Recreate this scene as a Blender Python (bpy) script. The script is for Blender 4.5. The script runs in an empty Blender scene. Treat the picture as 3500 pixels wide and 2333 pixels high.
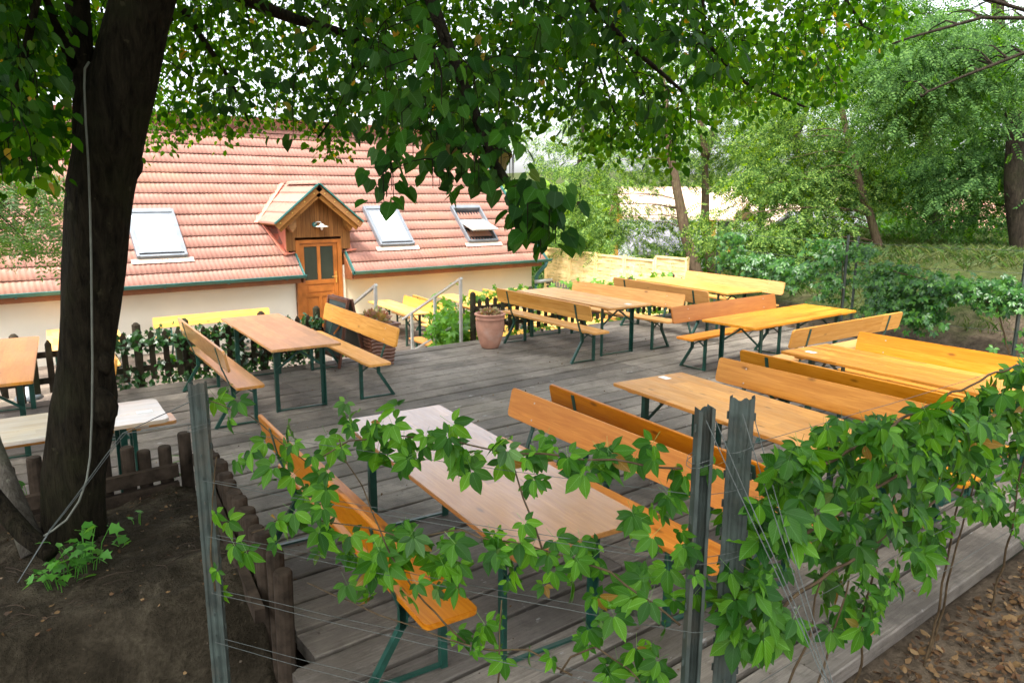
import bpy, math, random
import numpy as np
from mathutils import Vector, noise
rnd = random.Random(7)
R_ = np.random.RandomState(11)
SC = bpy.context.scene
COL = SC.collection
rad = math.radians

# ------------------------------------------------------------------ camera frame (photo measured at 3500 x 2333)
CC = np.array([0, 0, 2.3758]); FP = 2536.6
CR = np.array([0.793691, -0.608315, 0.002823]); CU = np.array([0.116065, 0.155986, 0.980916]); CF = np.array([0.597147, 0.778217, -0.194409])
FH = np.array([0.608761, 0.793353, 0.0])
def ray(u, v): return CF*FP + CR*(u-1750) - CU*(v-1166.5)
def at(u, v, Y):                      # point seen at photo pixel u,v at horizontal distance Y
    d = ray(u, v); return CC + d*(Y/(d@FH))
def proj(P):
    d = np.asarray(P) - CC; z = d@CF
    return 1750+FP*(d@CR)/z, 1166.5-FP*(d@CU)/z, z

# ------------------------------------------------------------------ mesh helpers
class MB:
    def __init__(s): s.v = []; s.f = []
    def add(s, vs, fs):
        n = len(s.v); s.v += [tuple(map(float, p)) for p in vs]; s.f += [tuple(i+n for i in f) for f in fs]
    def box(s, x0, x1, y0, y1, z0, z1):
        s.add([(x0,y0,z0),(x1,y0,z0),(x1,y1,z0),(x0,y1,z0),(x0,y0,z1),(x1,y0,z1),(x1,y1,z1),(x0,y1,z1)],
              [(3,2,1,0),(4,5,6,7),(0,1,5,4),(1,2,6,5),(2,3,7,6),(3,0,4,7)])
    def bar(s, p, q, w, h=None, up=(0,0,1)):
        h = h or w
        p = Vector(p); q = Vector(q); d = (q-p).normalized(); up = Vector(up)
        if abs(d.dot(up)) > .98: up = Vector((0,1,0)) if abs(d.y) < .9 else Vector((1,0,0))
        a = d.cross(up).normalized(); b = a.cross(d).normalized()
        vs = []
        for c in (p, q):
            for i, j in ((-1,-1),(1,-1),(1,1),(-1,1)): vs.append(c+a*(i*w/2)+b*(j*h/2))
        s.add(vs, [(3,2,1,0),(4,5,6,7),(0,1,5,4),(1,2,6,5),(2,3,7,6),(3,0,4,7)])
    def tube(s, pts, rs, n=8, wob=0, cap=True):
        pts = [Vector(p) for p in pts]
        if not hasattr(rs, '__len__'): rs = [rs]*len(pts)
        vs = []; ref = Vector((0.31,0.77,0.12))
        for k, p in enumerate(pts):
            d = (pts[min(k+1, len(pts)-1)]-pts[max(k-1, 0)])
            d = d.normalized() if d.length > 1e-9 else Vector((0,0,1))
            a = d.cross(ref)
            if a.length < .05: a = d.cross(Vector((1,0,0)))
            a.normalize(); b = d.cross(a)
            for i in range(n):
                t = 2*math.pi*i/n; r = rs[k]
                if wob: r *= 1+wob*noise.noise(Vector((math.cos(t)*1.3, math.sin(t)*1.3, p.z*1.7+p.x)))
                vs.append(p+a*(math.cos(t)*r)+b*(math.sin(t)*r))
        fs = [(k*n+i, k*n+(i+1)%n, (k+1)*n+(i+1)%n, (k+1)*n+i) for k in range(len(pts)-1) for i in range(n)]
        if cap: fs += [tuple(range(n-1,-1,-1)), tuple(range((len(pts)-1)*n, len(pts)*n))]
        s.add(vs, fs)
    def lathe(s, prof, n=32, c=(0,0)):
        vs = [(c[0]+r*math.cos(2*math.pi*i/n), c[1]+r*math.sin(2*math.pi*i/n), z) for r, z in prof for i in range(n)]
        s.add(vs, [(k*n+i, k*n+(i+1)%n, (k+1)*n+(i+1)%n, (k+1)*n+i) for k in range(len(prof)-1) for i in range(n)])
    def prism(s, poly, ax, t0, t1):    # poly 2-D outline extruded along axis ax
        n = len(poly); vs = []
        for t in (t0, t1):
            for a, b in poly: vs.append({'x': (t,a,b), 'y': (a,t,b), 'z': (a,b,t)}[ax])
        s.add(vs, [tuple(range(n-1,-1,-1)), tuple(range(n, 2*n))]+[(i, (i+1)%n, n+(i+1)%n, n+i) for i in range(n)])
    def build(s, name, mat, parent=None, smooth=False, loc=None, bevel=0):
        me = bpy.data.meshes.new(name); me.from_pydata(s.v, [], s.f); me.update()
        import bmesh
        bm = bmesh.new(); bm.from_mesh(me); bmesh.ops.recalc_face_normals(bm, faces=bm.faces)
        if bevel: bmesh.ops.bevel(bm, geom=[e for e in bm.edges if e.calc_face_angle(0) > .7], offset=bevel, segments=2, affect='EDGES', clamp_overlap=True)
        bm.to_mesh(me); bm.free()
        if smooth: me.polygons.foreach_set('use_smooth', [True]*len(me.polygons))
        me.materials.append(mat)
        o = bpy.data.objects.new(name, me); COL.objects.link(o)
        if parent: o.parent = parent
        if loc: o.location = loc
        return o
def rounded(x0, x1, y0, y1, r, seg=4):
    out = []
    for cx, cy, a0 in ((x1-r,y1-r,0),(x0+r,y1-r,90),(x0+r,y0+r,180),(x1-r,y0+r,270)):
        for k in range(seg+1):
            t = rad(a0+90*k/seg); out.append((cx+r*math.cos(t), cy+r*math.sin(t)))
    return out
def tag(o, label=None, cat=None, group=None, kind=None):
    if label: o['label'] = label
    if cat: o['category'] = cat
    if group: o['group'] = group
    if kind: o['kind'] = kind
    return o
def empty(name, loc=(0,0,0), th=0, label=None, cat=None, group=None):
    o = bpy.data.objects.new(name, None); COL.objects.link(o); o.empty_display_size = .2
    o.location = loc; o.rotation_euler = (0,0,rad(th)); tag(o, label, cat, group); return o
def fastmesh(name, V, F, mat, parent=None, UV=None, smooth=False):
    """V (n,3) float; F (m,k) int, all faces the same size"""
    me = bpy.data.meshes.new(name); n = len(V); m, k = F.shape
    me.vertices.add(n); me.vertices.foreach_set('co', np.ascontiguousarray(V, dtype=np.float32).ravel())
    me.loops.add(m*k); me.loops.foreach_set('vertex_index', np.ascontiguousarray(F, dtype=np.int32).ravel())
    me.polygons.add(m); me.polygons.foreach_set('loop_start', np.arange(0, m*k, k, dtype=np.int32))
    me.polygons.foreach_set('loop_total', np.full(m, k, dtype=np.int32))
    if smooth: me.polygons.foreach_set('use_smooth', np.ones(m, dtype=bool))
    if UV is not None:
        l = me.uv_layers.new(name='UVMap'); l.data.foreach_set('uv', np.ascontiguousarray(UV[F.ravel()], dtype=np.float32).ravel())
    me.update(calc_edges=True); me.materials.append(mat)
    o = bpy.data.objects.new(name, me); COL.objects.link(o)
    if parent: o.parent = parent
    return o
def nrm(a): return a/np.maximum(np.linalg.norm(a, axis=-1, keepdims=True), 1e-9)
def scatter(P, X, Z, S, TV, TF, TUV=None):
    """instance a template (tx,ty,tz) at P with axis X, rough normal Z, size S"""
    X = nrm(X); Y = nrm(np.cross(Z, X)); Z = np.cross(X, Y)
    V = P[:,None,:]+S[:,None,None]*(TV[None,:,0:1]*X[:,None,:]+TV[None,:,1:2]*Y[:,None,:]+TV[None,:,2:3]*Z[:,None,:])
    n, k = len(P), len(TV)
    F = TF[None]+(np.arange(n)*k)[:,None,None]
    UV = None if TUV is None else np.tile(TUV, (n,1))
    return V.reshape(-1,3), F.reshape(-1, TF.shape[1]), UV

# ------------------------------------------------------------------ materials
def new_mat(name):
    m = bpy.data.materials.new(name); m.use_nodes = True
    nt = m.node_tree; b = nt.nodes['Principled BSDF']; return m, nt, b
class NT:
    def __init__(s, nt): s.nt = nt
    def n(s, t, **k):
        o = s.nt.nodes.new('ShaderNode'+t)
        for a, v in k.items():
            if hasattr(o, a): setattr(o, a, v)
            else: o.inputs[a.replace('_', ' ')].default_value = v
        return o
    def l(s, a, b): s.nt.links.new(a, b)
    def coords(s, scale=(1,1,1), kind='Object', rndshift=True):
        t = s.n('TexCoord'); m = s.n('Mapping'); m.inputs['Scale'].default_value = scale
        s.l(t.outputs[kind], m.inputs['Vector'])
        if rndshift:
            oi = s.n('ObjectInfo'); mu = s.n('Math', operation='MULTIPLY'); mu.inputs[1].default_value = 37.
            s.l(oi.outputs['Random'], mu.inputs[0]); s.l(mu.outputs[0], m.inputs['Location'])
        return m.outputs[0]
    def noise(s, vec, scale, detail=4, rough=.55, dist=0):
        t = s.n('TexNoise'); t.inputs['Scale'].default_value = scale; t.inputs['Detail'].default_value = detail
        t.inputs['Roughness'].default_value = rough; t.inputs['Distortion'].default_value = dist
        s.l(vec, t.inputs['Vector']); return t.outputs['Fac']
    def ramp(s, fac, stops, interp='LINEAR'):
        r = s.n('ValToRGB'); e = r.color_ramp.elements; r.color_ramp.interpolation = interp
        while len(e) < len(stops): e.new(.5)
        for i, (p, c) in enumerate(stops):
            e[i].position = p; e[i].color = (*c, 1) if len(c) == 3 else c
        s.l(fac, r.inputs[0]); return r.outputs[0]
    def mix(s, fac, a, b, mode='MIX'):
        m = s.n('Mix', data_type='RGBA', blend_type=mode)
        for i, x in ((0, fac), (6, a), (7, b)):
            if hasattr(x, 'links') or hasattr(x, 'is_linked'): s.l(x, m.inputs[i])
            else: m.inputs[i].default_value = x if i == 0 else (*x, 1)
        return m.outputs[2]
    def math(s, op, a, b=None):
        m = s.n('Math', operation=op)
        for i, x in ((0, a), (1, b)):
            if x is None: continue
            if hasattr(x, 'is_linked'): s.l(x, m.inputs[i])
            else: m.inputs[i].default_value = x
        return m.outputs[0]
    def bump(s, h, strength, dist, b):
        n = s.n('Bump'); n.inputs['Strength'].default_value = strength; n.inputs['Distance'].default_value = dist
        s.l(h, n.inputs['Height']); s.l(n.outputs[0], b.inputs['Normal'])
g3 = lambda v: (v, v, v)
def plain(name, col, rough=.5, metal=0, var=.25, scale=8, bump=0, dirt=None):
    m, nt, b = new_mat(name); t = NT(nt); c = t.coords()
    f = t.noise(c, scale, 5)
    hi = tuple(min(1, x*(1+var)) for x in col); lo = tuple(x*(1-var) for x in col)
    out = t.ramp(f, [(.3, lo), (.7, hi)])
    if dirt:
        f2 = t.noise(c, scale*.35, 6, .65); out = t.mix(t.ramp(f2, [(.5, g3(0)), (.68, g3(1))]), out, dirt)
    t.l(out, b.inputs['Base Color']); b.inputs['Roughness'].default_value = rough; b.inputs['Metallic'].default_value = metal
    rr = t.math('MULTIPLY_ADD', f, .25); nt.nodes[-1].inputs[2].default_value = rough-.12; t.l(rr, b.inputs['Roughness'])
    if bump: t.bump(t.noise(c, scale*3, 6), .5, bump, b)
    if rough > .7: b.inputs['Specular IOR Level'].default_value = .08
    return m
def wood_varnish(name, dark, light, rough=.28, strip=.09, worn=None, wornamt=.5, coat=.12, plank=False):
    m, nt, b = new_mat(name); t = NT(nt)
    c = t.coords((1,1,1))
    sep = t.n('SeparateXYZ'); t.l(c, sep.inputs[0])
    # glued strips across the width, staggered along the length
    yi = t.math('FLOOR', t.math('DIVIDE', sep.outputs[1], strip))
    wn = t.n('TexWhiteNoise', noise_dimensions='1D'); t.l(yi, wn.inputs['W'])
    xs = t.math('FLOOR', t.math('ADD', t.math('DIVIDE', sep.outputs[0], .75 if not plank else 30.), t.math('MULTIPLY', wn.outputs['Value'], 5.)))
    cmb = t.n('CombineXYZ'); t.l(xs, cmb.inputs[0]); t.l(yi, cmb.inputs[1])
    wn2 = t.n('TexWhiteNoise', noise_dimensions='2D'); t.l(cmb.outputs[0], wn2.inputs['Vector'])
    mp = t.n('Mapping'); mp.inputs['Scale'].default_value = (1.6, 26, 26) if not plank else (.8, 11, 11); t.l(c, mp.inputs['Vector'])
    off = t.n('VectorMath', operation='ADD'); t.l(mp.outputs[0], off.inputs[0]); t.l(wn2.outputs['Color'], off.inputs[1])
    grain = t.noise(off.outputs[0], 2.2, 7, .62, .7 if not plank else 1.6)
    base = t.ramp(grain, [(.28, dark), (.52, tuple((a+bb)/2 for a, bb in zip(dark, light))), (.74, light)])
    tone = t.ramp(wn2.outputs['Value'], [(0, (.80,.76,.70)), (1, (1.16,1.18,1.22))])
    col = t.mix(1., base, tone, 'MULTIPLY')
    # knots
    mk = t.n('Mapping'); mk.inputs['Scale'].default_value = (2.1, 6, 6) if not plank else (1.9, 5, 5); t.l(c, mk.inputs['Vector'])
    vo = t.n('TexVoronoi'); vo.inputs['Scale'].default_value = 1.35; t.l(mk.outputs[0], vo.inputs['Vector'])
    kn = t.ramp(vo.outputs['Distance'], [(.055, g3(1)), (.14, g3(0))])
    col = t.mix(t.math('MULTIPLY', kn, .75), col, tuple(x*.32 for x in dark))
    oi = t.n('ObjectInfo'); hs = t.n('HueSaturation'); t.l(col, hs.inputs['Color'])
    mr = t.n('MapRange'); mr.inputs['To Min'].default_value = .84; mr.inputs['To Max'].default_value = 1.14; t.l(oi.outputs['Random'], mr.inputs[0]); t.l(mr.outputs[0], hs.inputs['Value'])
    mr2 = t.n('MapRange'); mr2.inputs['To Min'].default_value = .97; mr2.inputs['To Max'].default_value = 1.1; t.l(t.math('FRACT', t.math('MULTIPLY', oi.outputs['Random'], 7.3)), mr2.inputs[0]); t.l(mr2.outputs[0], hs.inputs['Saturation'])
    col = hs.outputs[0]
    mw = t.n('Mapping'); mw.inputs['Scale'].default_value = (1.2, 4, 4); t.l(c, mw.inputs['Vector'])
    wf = t.noise(mw.outputs[0], 2.4, 8, .7)
    if worn: col = t.mix(t.math('MULTIPLY', t.ramp(wf, [(.38, g3(0)), (.66, g3(1))]), wornamt), col, worn)
    st = t.noise(c, 24, 5, .7); col = t.mix(t.math('MULTIPLY', t.ramp(st, [(.66, g3(0)), (.74, g3(1))]), .35), col, tuple(x*.35 for x in dark))
    t.l(col, b.inputs['Base Color'])
    t.l(t.ramp(wf, [(.3, g3(rough)), (.7, g3(min(1, rough+.28)))]), b.inputs['Roughness'])
    b.inputs['Coat Weight'].default_value = coat; b.inputs['Specular IOR Level'].default_value = .32; b.inputs['Coat Roughness'].default_value = .13; t.bump(grain, .18, .002, b)
    return m
def leafmat(name, cols, trans=.45, tcol=None, rough=.42, veins=False, spec=.5, old=None):
    m, nt, b = new_mat(name); t = NT(nt)
    g = t.n('NewGeometry'); stops = [(i/max(1, len(cols)-1), c) for i, c in enumerate(cols)]
    if old: stops = [(p*(.988), c) for p, c in stops]+[(.993, old), (1, tuple(x*.6 for x in old))]
    col = t.ramp(g.outputs['Random Per Island'], stops)
    if veins:
        uv = t.n('TexCoord'); sp = t.n('SeparateXYZ'); t.l(uv.outputs['UV'], sp.inputs[0])
        av = t.math('ABSOLUTE', t.math('SUBTRACT', sp.outputs[1], .5))
        mid = t.math('LESS_THAN', av, .022)
        fr = t.math('FRACT', t.math('SUBTRACT', t.math('MULTIPLY', sp.outputs[0], 8.), t.math('MULTIPLY', av, 7.)))
        side = t.math('LESS_THAN', fr, .14)
        vv = t.math('MAXIMUM', mid, t.math('MULTIPLY', side, .55))
        lc = t.n('HueSaturation'); lc.inputs['Value'].default_value = 1.75; lc.inputs['Saturation'].default_value = .8; t.l(col, lc.inputs['Color'])
        col = t.mix(t.math('MULTIPLY', vv, .6), col, lc.outputs[0])
        t.bump(t.ramp(fr, [(0, g3(0)), (.3, g3(1)), (1, g3(.2))]), .35, .002, b)
    back = t.n('HueSaturation'); back.inputs['Value'].default_value = 1.25; back.inputs['Saturation'].default_value = .75; t.l(col, back.inputs['Color'])
    c2 = t.mix(g.outputs['Backfacing'], col, back.outputs[0])
    t.l(c2, b.inputs['Base Color']); b.inputs['Roughness'].default_value = rough; b.inputs['Specular IOR Level'].default_value = spec
    tr = t.n('BsdfTranslucent'); hs = t.n('HueSaturation'); hs.inputs['Value'].default_value = 1.9 if tcol is None else tcol; hs.inputs['Hue'].default_value = .48; hs.inputs['Saturation'].default_value = 1.1
    t.l(col, hs.inputs['Color']); t.l(hs.outputs[0], tr.inputs['Color'])
    mx = t.n('MixShader'); mx.inputs[0].default_value = trans
    t.l(b.outputs[0], mx.inputs[1]); t.l(tr.outputs[0], mx.inputs[2]); t.l(mx.outputs[0], nt.nodes['Material Output'].inputs[0])
    return m
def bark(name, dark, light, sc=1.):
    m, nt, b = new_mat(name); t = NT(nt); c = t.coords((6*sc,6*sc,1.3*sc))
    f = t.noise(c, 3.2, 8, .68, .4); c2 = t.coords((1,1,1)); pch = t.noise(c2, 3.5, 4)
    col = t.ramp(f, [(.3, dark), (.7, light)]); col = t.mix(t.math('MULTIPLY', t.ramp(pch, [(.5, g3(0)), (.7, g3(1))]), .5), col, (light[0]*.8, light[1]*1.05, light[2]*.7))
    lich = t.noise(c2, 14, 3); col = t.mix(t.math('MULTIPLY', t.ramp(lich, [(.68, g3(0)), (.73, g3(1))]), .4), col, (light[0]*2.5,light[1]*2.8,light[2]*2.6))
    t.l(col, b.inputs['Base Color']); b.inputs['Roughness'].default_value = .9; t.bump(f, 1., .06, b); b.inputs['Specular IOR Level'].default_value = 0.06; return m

M = {}
PK = {}
def wv2(key, *a, **k):
    M[key] = wood_varnish(*a, **k); n_, *rest = a; PK[key] = wood_varnish(n_+'_plank', *rest, **dict(k, strip=.62, plank=True))
wv2('honey', 'pine_honey', (.45,.20,.05), (.66,.37,.13), .33)
wv2('orange', 'pine_orange', (.42,.165,.028), (.64,.31,.075), .28)
wv2('deeporange', 'pine_deep_orange', (.40,.125,.018), (.58,.235,.04), .26)
wv2('worn', 'pine_worn', (.37,.15,.034), (.54,.27,.08), .3, worn=(.42,.26,.14), wornamt=.45, coat=.9)
wv2('tan', 'pine_tan', (.27,.10,.018), (.43,.19,.045), .3, worn=(.30,.16,.07), wornamt=.25, coat=1.)
wv2('white_worn', 'pine_bleached', (.34,.24,.15), (.50,.40,.28), .26, worn=(.50,.47,.42), wornamt=.85, coat=1.)
wv2('yellow', 'pine_yellow', (.62,.33,.085), (.76,.47,.16), .32)
for k_ in ('honey','orange','deeporange','worn','white_worn','yellow'): pass
M['green'] = plain('green_steel_paint', (.008,.05,.035), .35, .0, .4, 12)
M['steel'] = plain('galvanised_steel', (.030,.042,.036), .65, .0, .45, 14, .001, dirt=(.05,.05,.038))
M['rail'] = plain('brushed_aluminium', (.50,.50,.47), .42, .5, .15, 10)
M['wire'] = plain('zinc_wire', (.055,.065,.06), .6, .0, .3, 30)
M['rope'] = plain('grey_rubber_cable', (.09,.095,.075), .7, 0, .2, 20)
M['darkwood'] = plain('dark_weathered_wood', (.045,.036,.025), .85, 0, .45, 9, .006, dirt=(.04,.05,.025))
M['palwood'] = plain('palisade_wood', (.038,.028,.020), .9, 0, .5, 12, .006)
M['terracotta'] = plain('terracotta', (.46,.24,.17), .8, 0, .18, 6, .002, dirt=(.52,.37,.31))
M['planter'] = plain('brown_glazed_clay', (.16,.07,.04), .4, 0, .25, 8)
M['doorwood'] = plain('door_varnish', (.37,.115,.018), .35, 0, .22, 5)
M['gable'] = wood_varnish('gable_boards', (.20,.085,.024), (.34,.165,.055), .6, .12)
def vboards():
    m, nt, b = new_mat('gable_vertical_boards'); t = NT(nt); c = t.coords((1,1,1), rndshift=False)
    mp = t.n('Mapping'); mp.inputs['Scale'].default_value = (20, 20, 1.2); t.l(c, mp.inputs['Vector']); f = t.noise(mp.outputs[0], 2., 7, .65, .5)
    sp = t.n('SeparateXYZ'); t.l(c, sp.inputs[0]); q = t.math('DIVIDE', sp.outputs[0], .115); fr = t.math('FRACT', q); wn = t.n('TexWhiteNoise', noise_dimensions='1D'); t.l(t.math('FLOOR', q), wn.inputs['W'])
    col = t.ramp(f, [(.3, (.15,.058,.016)), (.7, (.30,.135,.042))]); col = t.mix(1., col, t.ramp(wn.outputs['Value'], [(0, g3(.78)), (1, g3(1.15))]), 'MULTIPLY')
    col = t.mix(t.math('LESS_THAN', fr, .06), col, (.05,.018,.006)); t.l(col, b.inputs['Base Color']); b.inputs['Roughness'].default_value = .65; b.inputs['Specular IOR Level'].default_value = .2; return m
M['gableboards'] = vboards()
M['fascia'] = plain('brown_fascia', (.20,.065,.02), .6, 0, .2, 5)
M['teal'] = plain('teal_gutter', (.035,.14,.125), .42, .1, .2, 4)
M['grey_metal'] = plain('skylight_cover', (.20,.22,.24), .4, .4, .12, 5)
M['flash'] = plain('red_flashing', (.60,.20,.13), .6, 0, .12, 4)
M['lead'] = plain('pale_flashing', (.50,.40,.32), .6, 0, .2, 6)
M['enamel'] = plain('white_enamel', (.8,.76,.62), .3, 0, .05, 4)
M['brass'] = plain('brass', (.75,.5,.15), .3, .8, .1, 4)
M['slate'] = plain('chalkboard', (.035,.055,.05), .6, 0, .3, 5)
M['dkframe'] = plain('brown_frame', (.10,.035,.018), .4, 0, .25, 8)
M['paper'] = plain('white_sticker', (.75,.75,.74), .5, 0, .05, 8)
M['black'] = plain('dark_interior', (.012,.012,.014), .7)
M['soil'] = plain('potting_soil', (.05,.035,.02), .95, 0, .5, 30, .01)
M['greypicket'] = plain('grey_pickets', (.13,.12,.09), .85, 0, .3, 9)
M['bark'] = bark('linden_bark_shaded', (.002,.0018,.001), (.030,.024,.015), 1.6)  # deep crown shade put into the colour, darker than real bark
M['bark2'] = bark('grey_bark', (.06,.05,.04), (.16,.145,.12), 2)
M['bark3'] = bark('locust_bark', (.06,.042,.026), (.16,.115,.075), 1.2)
M['bark4'] = bark('dark_locust_bark', (.012,.010,.008), (.050,.040,.028), 1.2)
M['vinestem'] = plain('vine_stem', (.065,.045,.025), .8, 0, .4, 20)
def glass(name, col, rough=.05):
    m, nt, b = new_mat(name); t = NT(nt); c = t.coords()
    t.l(t.ramp(t.noise(c, 2.5, 4), [(.3, tuple(x*.8 for x in col)), (.7, tuple(min(1, x*1.1) for x in col))]), b.inputs['Base Color'])
    b.inputs['Roughness'].default_value = rough; b.inputs['Specular IOR Level'].default_value = .8; b.inputs['Coat Weight'].default_value = .6; return m
M['whiteglass'] = glass('skylight_pane_sky_white', (.93,.93,.94), .15)  # bright sky reflection put into the closed panes' colour
M['pane'] = glass('skylight_pane_clear', (.45,.55,.58), .03)
M['doorglass'] = glass('rippled_glass', (.03,.04,.028), .2); M['doorglass'].node_tree.nodes['Principled BSDF'].inputs['Coat Weight'].default_value = .0; M['doorglass'].node_tree.nodes['Principled BSDF'].inputs['Specular IOR Level'].default_value = .35
t_ = NT(M['doorglass'].node_tree); t_.bump(t_.noise(t_.coords(), 60, 3), .8, .01, M['doorglass'].node_tree.nodes['Principled BSDF'])

M['linden'] = leafmat('linden_leaves', [(.004,.030,.001),(.012,.062,.002),(.034,.115,.003),(.007,.045,.001),(.075,.175,.004)], .62, 2.7, .65, spec=.05, old=(.30,.20,.02))
M['lindenbig'] = leafmat('linden_leaves_near', [(.004,.026,.002),(.008,.046,.002),(.022,.085,.004),(.012,.058,.003)], .45, 2.2, .55, veins=True, spec=.10, old=(.22,.16,.02))
M['locust'] = leafmat('locust_leaves', [(.008,.040,.001),(.030,.105,.001),(.085,.190,.002),(.20,.32,.004)], .55, 2.0, .7, spec=.04)
M['locustdk'] = leafmat('locust_leaves_dark', [(.010,.052,.004),(.022,.092,.005),(.050,.155,.010),(.09,.22,.012)], .48, 1.9, .6, spec=.08)
M['ash'] = leafmat('ash_leaves', [(.05,.13,.02),(.08,.18,.03),(.06,.15,.03)], .5, 1.7, .5)
M['creeper'] = leafmat('creeper_leaves', [(.010,.055,.004),(.020,.088,.005),(.038,.135,.007),(.085,.235,.010),(.016,.075,.005)], .48, 1.9, .42, veins=True, spec=.2, old=(.25,.15,.03))
M['creeperdk'] = leafmat('creeper_leaves_dark', [(.008,.05,.004),(.016,.076,.005),(.034,.125,.007),(.075,.21,.010),(.014,.068,.005)], .45, 1.8, .42, veins=True, spec=.2, old=(.25,.15,.03))
M['creeperbk'] = leafmat('creeper_leaves_far', [(.012,.06,.012),(.028,.11,.018),(.07,.19,.02),(.02,.085,.014)], .35, 1.8, .34, spec=.45)
M['ivy'] = leafmat('ivy_leaves', [(.010,.045,.012),(.018,.075,.014),(.035,.12,.02),(.012,.055,.015)], .25, 1.8, .3, spec=.7)
M['lime'] = leafmat('lime_leaves', [(.10,.28,.03),(.16,.36,.04),(.07,.22,.03)], .45, 1.5, .45)
M['weed'] = leafmat('weed_leaves', [(.05,.19,.02),(.09,.29,.025),(.03,.12,.015)], .4, 1.5, .5)
M['farwood'] = leafmat('far_leaves', [(.10,.22,.02),(.17,.30,.03),(.22,.33,.05),(.08,.19,.02)], .35, 1.3, .7, spec=.2)
M['bush'] = leafmat('bush_leaves', [(.022,.085,.008),(.045,.135,.014),(.07,.19,.016)], .45, 1.6, .55, spec=.12)
M['grass'] = leafmat('grass_blades', [(.035,.085,.010),(.06,.12,.016),(.12,.14,.035),(.03,.075,.010)], .35, 1.4, .6, spec=.2)
M['litter'] = leafmat('dry_leaves', [(.035,.018,.007),(.085,.045,.017),(.17,.11,.05),(.055,.023,.008),(.11,.065,.027)], .15, 1.2, .7, spec=.2)
M['succ'] = leafmat('succulent', [(.40,.13,.08),(.42,.28,.08),(.20,.24,.06),(.48,.18,.16)], .2, 1.2, .5)

def deckmat(name, c0, c1, spots=True):
    m, nt, b = new_mat(name); t = NT(nt); g = t.n('NewGeometry')
    c = t.coords((1,1,1), rndshift=False)
    mp = t.n('Mapping'); mp.inputs['Scale'].default_value = (1.1, 22, 22); t.l(c, mp.inputs['Vector'])
    add = t.n('VectorMath', operation='ADD'); t.l(mp.outputs[0], add.inputs[0])
    sc = t.math('MULTIPLY', g.outputs['Random Per Island'], 50.); cmb = t.n('CombineXYZ'); t.l(sc, cmb.inputs[0]); t.l(sc, cmb.inputs[2]); t.l(cmb.outputs[0], add.inputs[1])
    grain = t.noise(add.outputs[0], 2.6, 9, .7, .4)
    patch = t.noise(c, 1.3, 7, .62)
    col = t.ramp(grain, [(.25, c0), (.55, tuple((a+d)/2 for a, d in zip(c0, c1))), (.8, c1)])
    col = t.mix(1., col, t.ramp(g.outputs['Random Per Island'], [(0, (.62,.61,.61)), (.5, (1.,.97,.93)), (1, (1.3,1.28,1.25))]), 'MULTIPLY')
    col = t.mix(t.math('MULTIPLY', t.ramp(patch, [(.44, g3(0)), (.62, g3(1))]), .6), col, tuple(x*.42 for x in c0))
    mossy = t.noise(c, .7, 5, .6); col = t.mix(t.math('MULTIPLY', t.ramp(mossy, [(.55, g3(0)), (.72, g3(1))]), .35), col, (.115,.10,.06))
    mid = t.noise(c, 9, 6, .7); col = t.mix(t.math('MULTIPLY', t.ramp(mid, [(.35, g3(1)), (.5, g3(0))]), .4), col, tuple(x*.5 for x in c0))
    if spots:
        mp2 = t.n('Mapping'); mp2.inputs['Scale'].default_value = (5, 10, 5); t.l(c, mp2.inputs['Vector'])
        sp = t.noise(mp2.outputs[0], 1.0, 5, .6); col = t.mix(t.math('MULTIPLY', t.ramp(sp, [(.655, g3(0)), (.72, g3(1))]), .7), col, (.40,.40,.39))
        sp2 = t.noise(c, 28, 2, .5); col = t.mix(t.ramp(sp2, [(.72, g3(0)), (.75, g3(1))]), col, (.06,.045,.03))
    t.l(col, b.inputs['Base Color']); b.inputs['Roughness'].default_value = .62
    t.l(t.ramp(grain, [(.3, g3(.52)), (.7, g3(.8))]), b.inputs['Roughness'])
    t.bump(grain, 1., .010, b); b.inputs['Specular IOR Level'].default_value = 0.22; return m
M['deck'] = deckmat('weathered_deck_boards', (.098,.084,.068), (.315,.288,.252))
M['terr'] = deckmat('terrace_boards', (.12,.095,.075), (.24,.20,.165), False)

def rooftile():
    m, nt, b = new_mat('roof_tiles'); t = NT(nt); c = t.coords((1,1,1), rndshift=False)
    g = t.n('NewGeometry')
    sp = t.n('SeparateXYZ'); t.l(c, sp.inputs[0])
    ti = t.math('FLOOR', t.math('DIVIDE', sp.outputs[0], .30)); tj = t.math('FLOOR', t.math('DIVIDE', sp.outputs[2], .2357))
    cm = t.n('CombineXYZ'); t.l(ti, cm.inputs[0]); t.l(tj, cm.inputs[1]); wn = t.n('TexWhiteNoise', noise_dimensions='2D'); t.l(cm.outputs[0], wn.inputs['Vector'])
    col = t.ramp(wn.outputs['Value'], [(0, (.30,.147,.112)), (.5, (.32,.160,.124)), (1, (.345,.176,.136))])
    stain = t.noise(c, .9, 7, .65); col = t.mix(t.math('MULTIPLY', t.ramp(stain, [(.5, g3(0)), (.7, g3(1))]), .5), col, (.36,.185,.11))
    st2 = t.noise(c, 2.3, 7, .7); col = t.mix(t.math('MULTIPLY', t.ramp(st2, [(.56, g3(0)), (.75, g3(1))]), .35), col, (.22,.11,.08))
    t.l(col, b.inputs['Base Color']); b.inputs['Roughness'].default_value = .6
    t.bump(t.noise(c, 60, 3), .2, .003, b); b.inputs['Specular IOR Level'].default_value = 0.2; return m
M['roof'] = rooftile()
def plaster(name, col):
    m, nt, b = new_mat(name); t = NT(nt); c = t.coords()
    f = t.noise(c, 1.1, 6, .6); o = t.ramp(f, [(.3, tuple(x*.9 for x in col)), (.7, col)])
    t.l(o, b.inputs['Base Color']); b.inputs['Roughness'].default_value = .9; t.bump(t.noise(c, 90, 3), .3, .004, b); b.inputs['Specular IOR Level'].default_value = 0.1; return m
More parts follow.
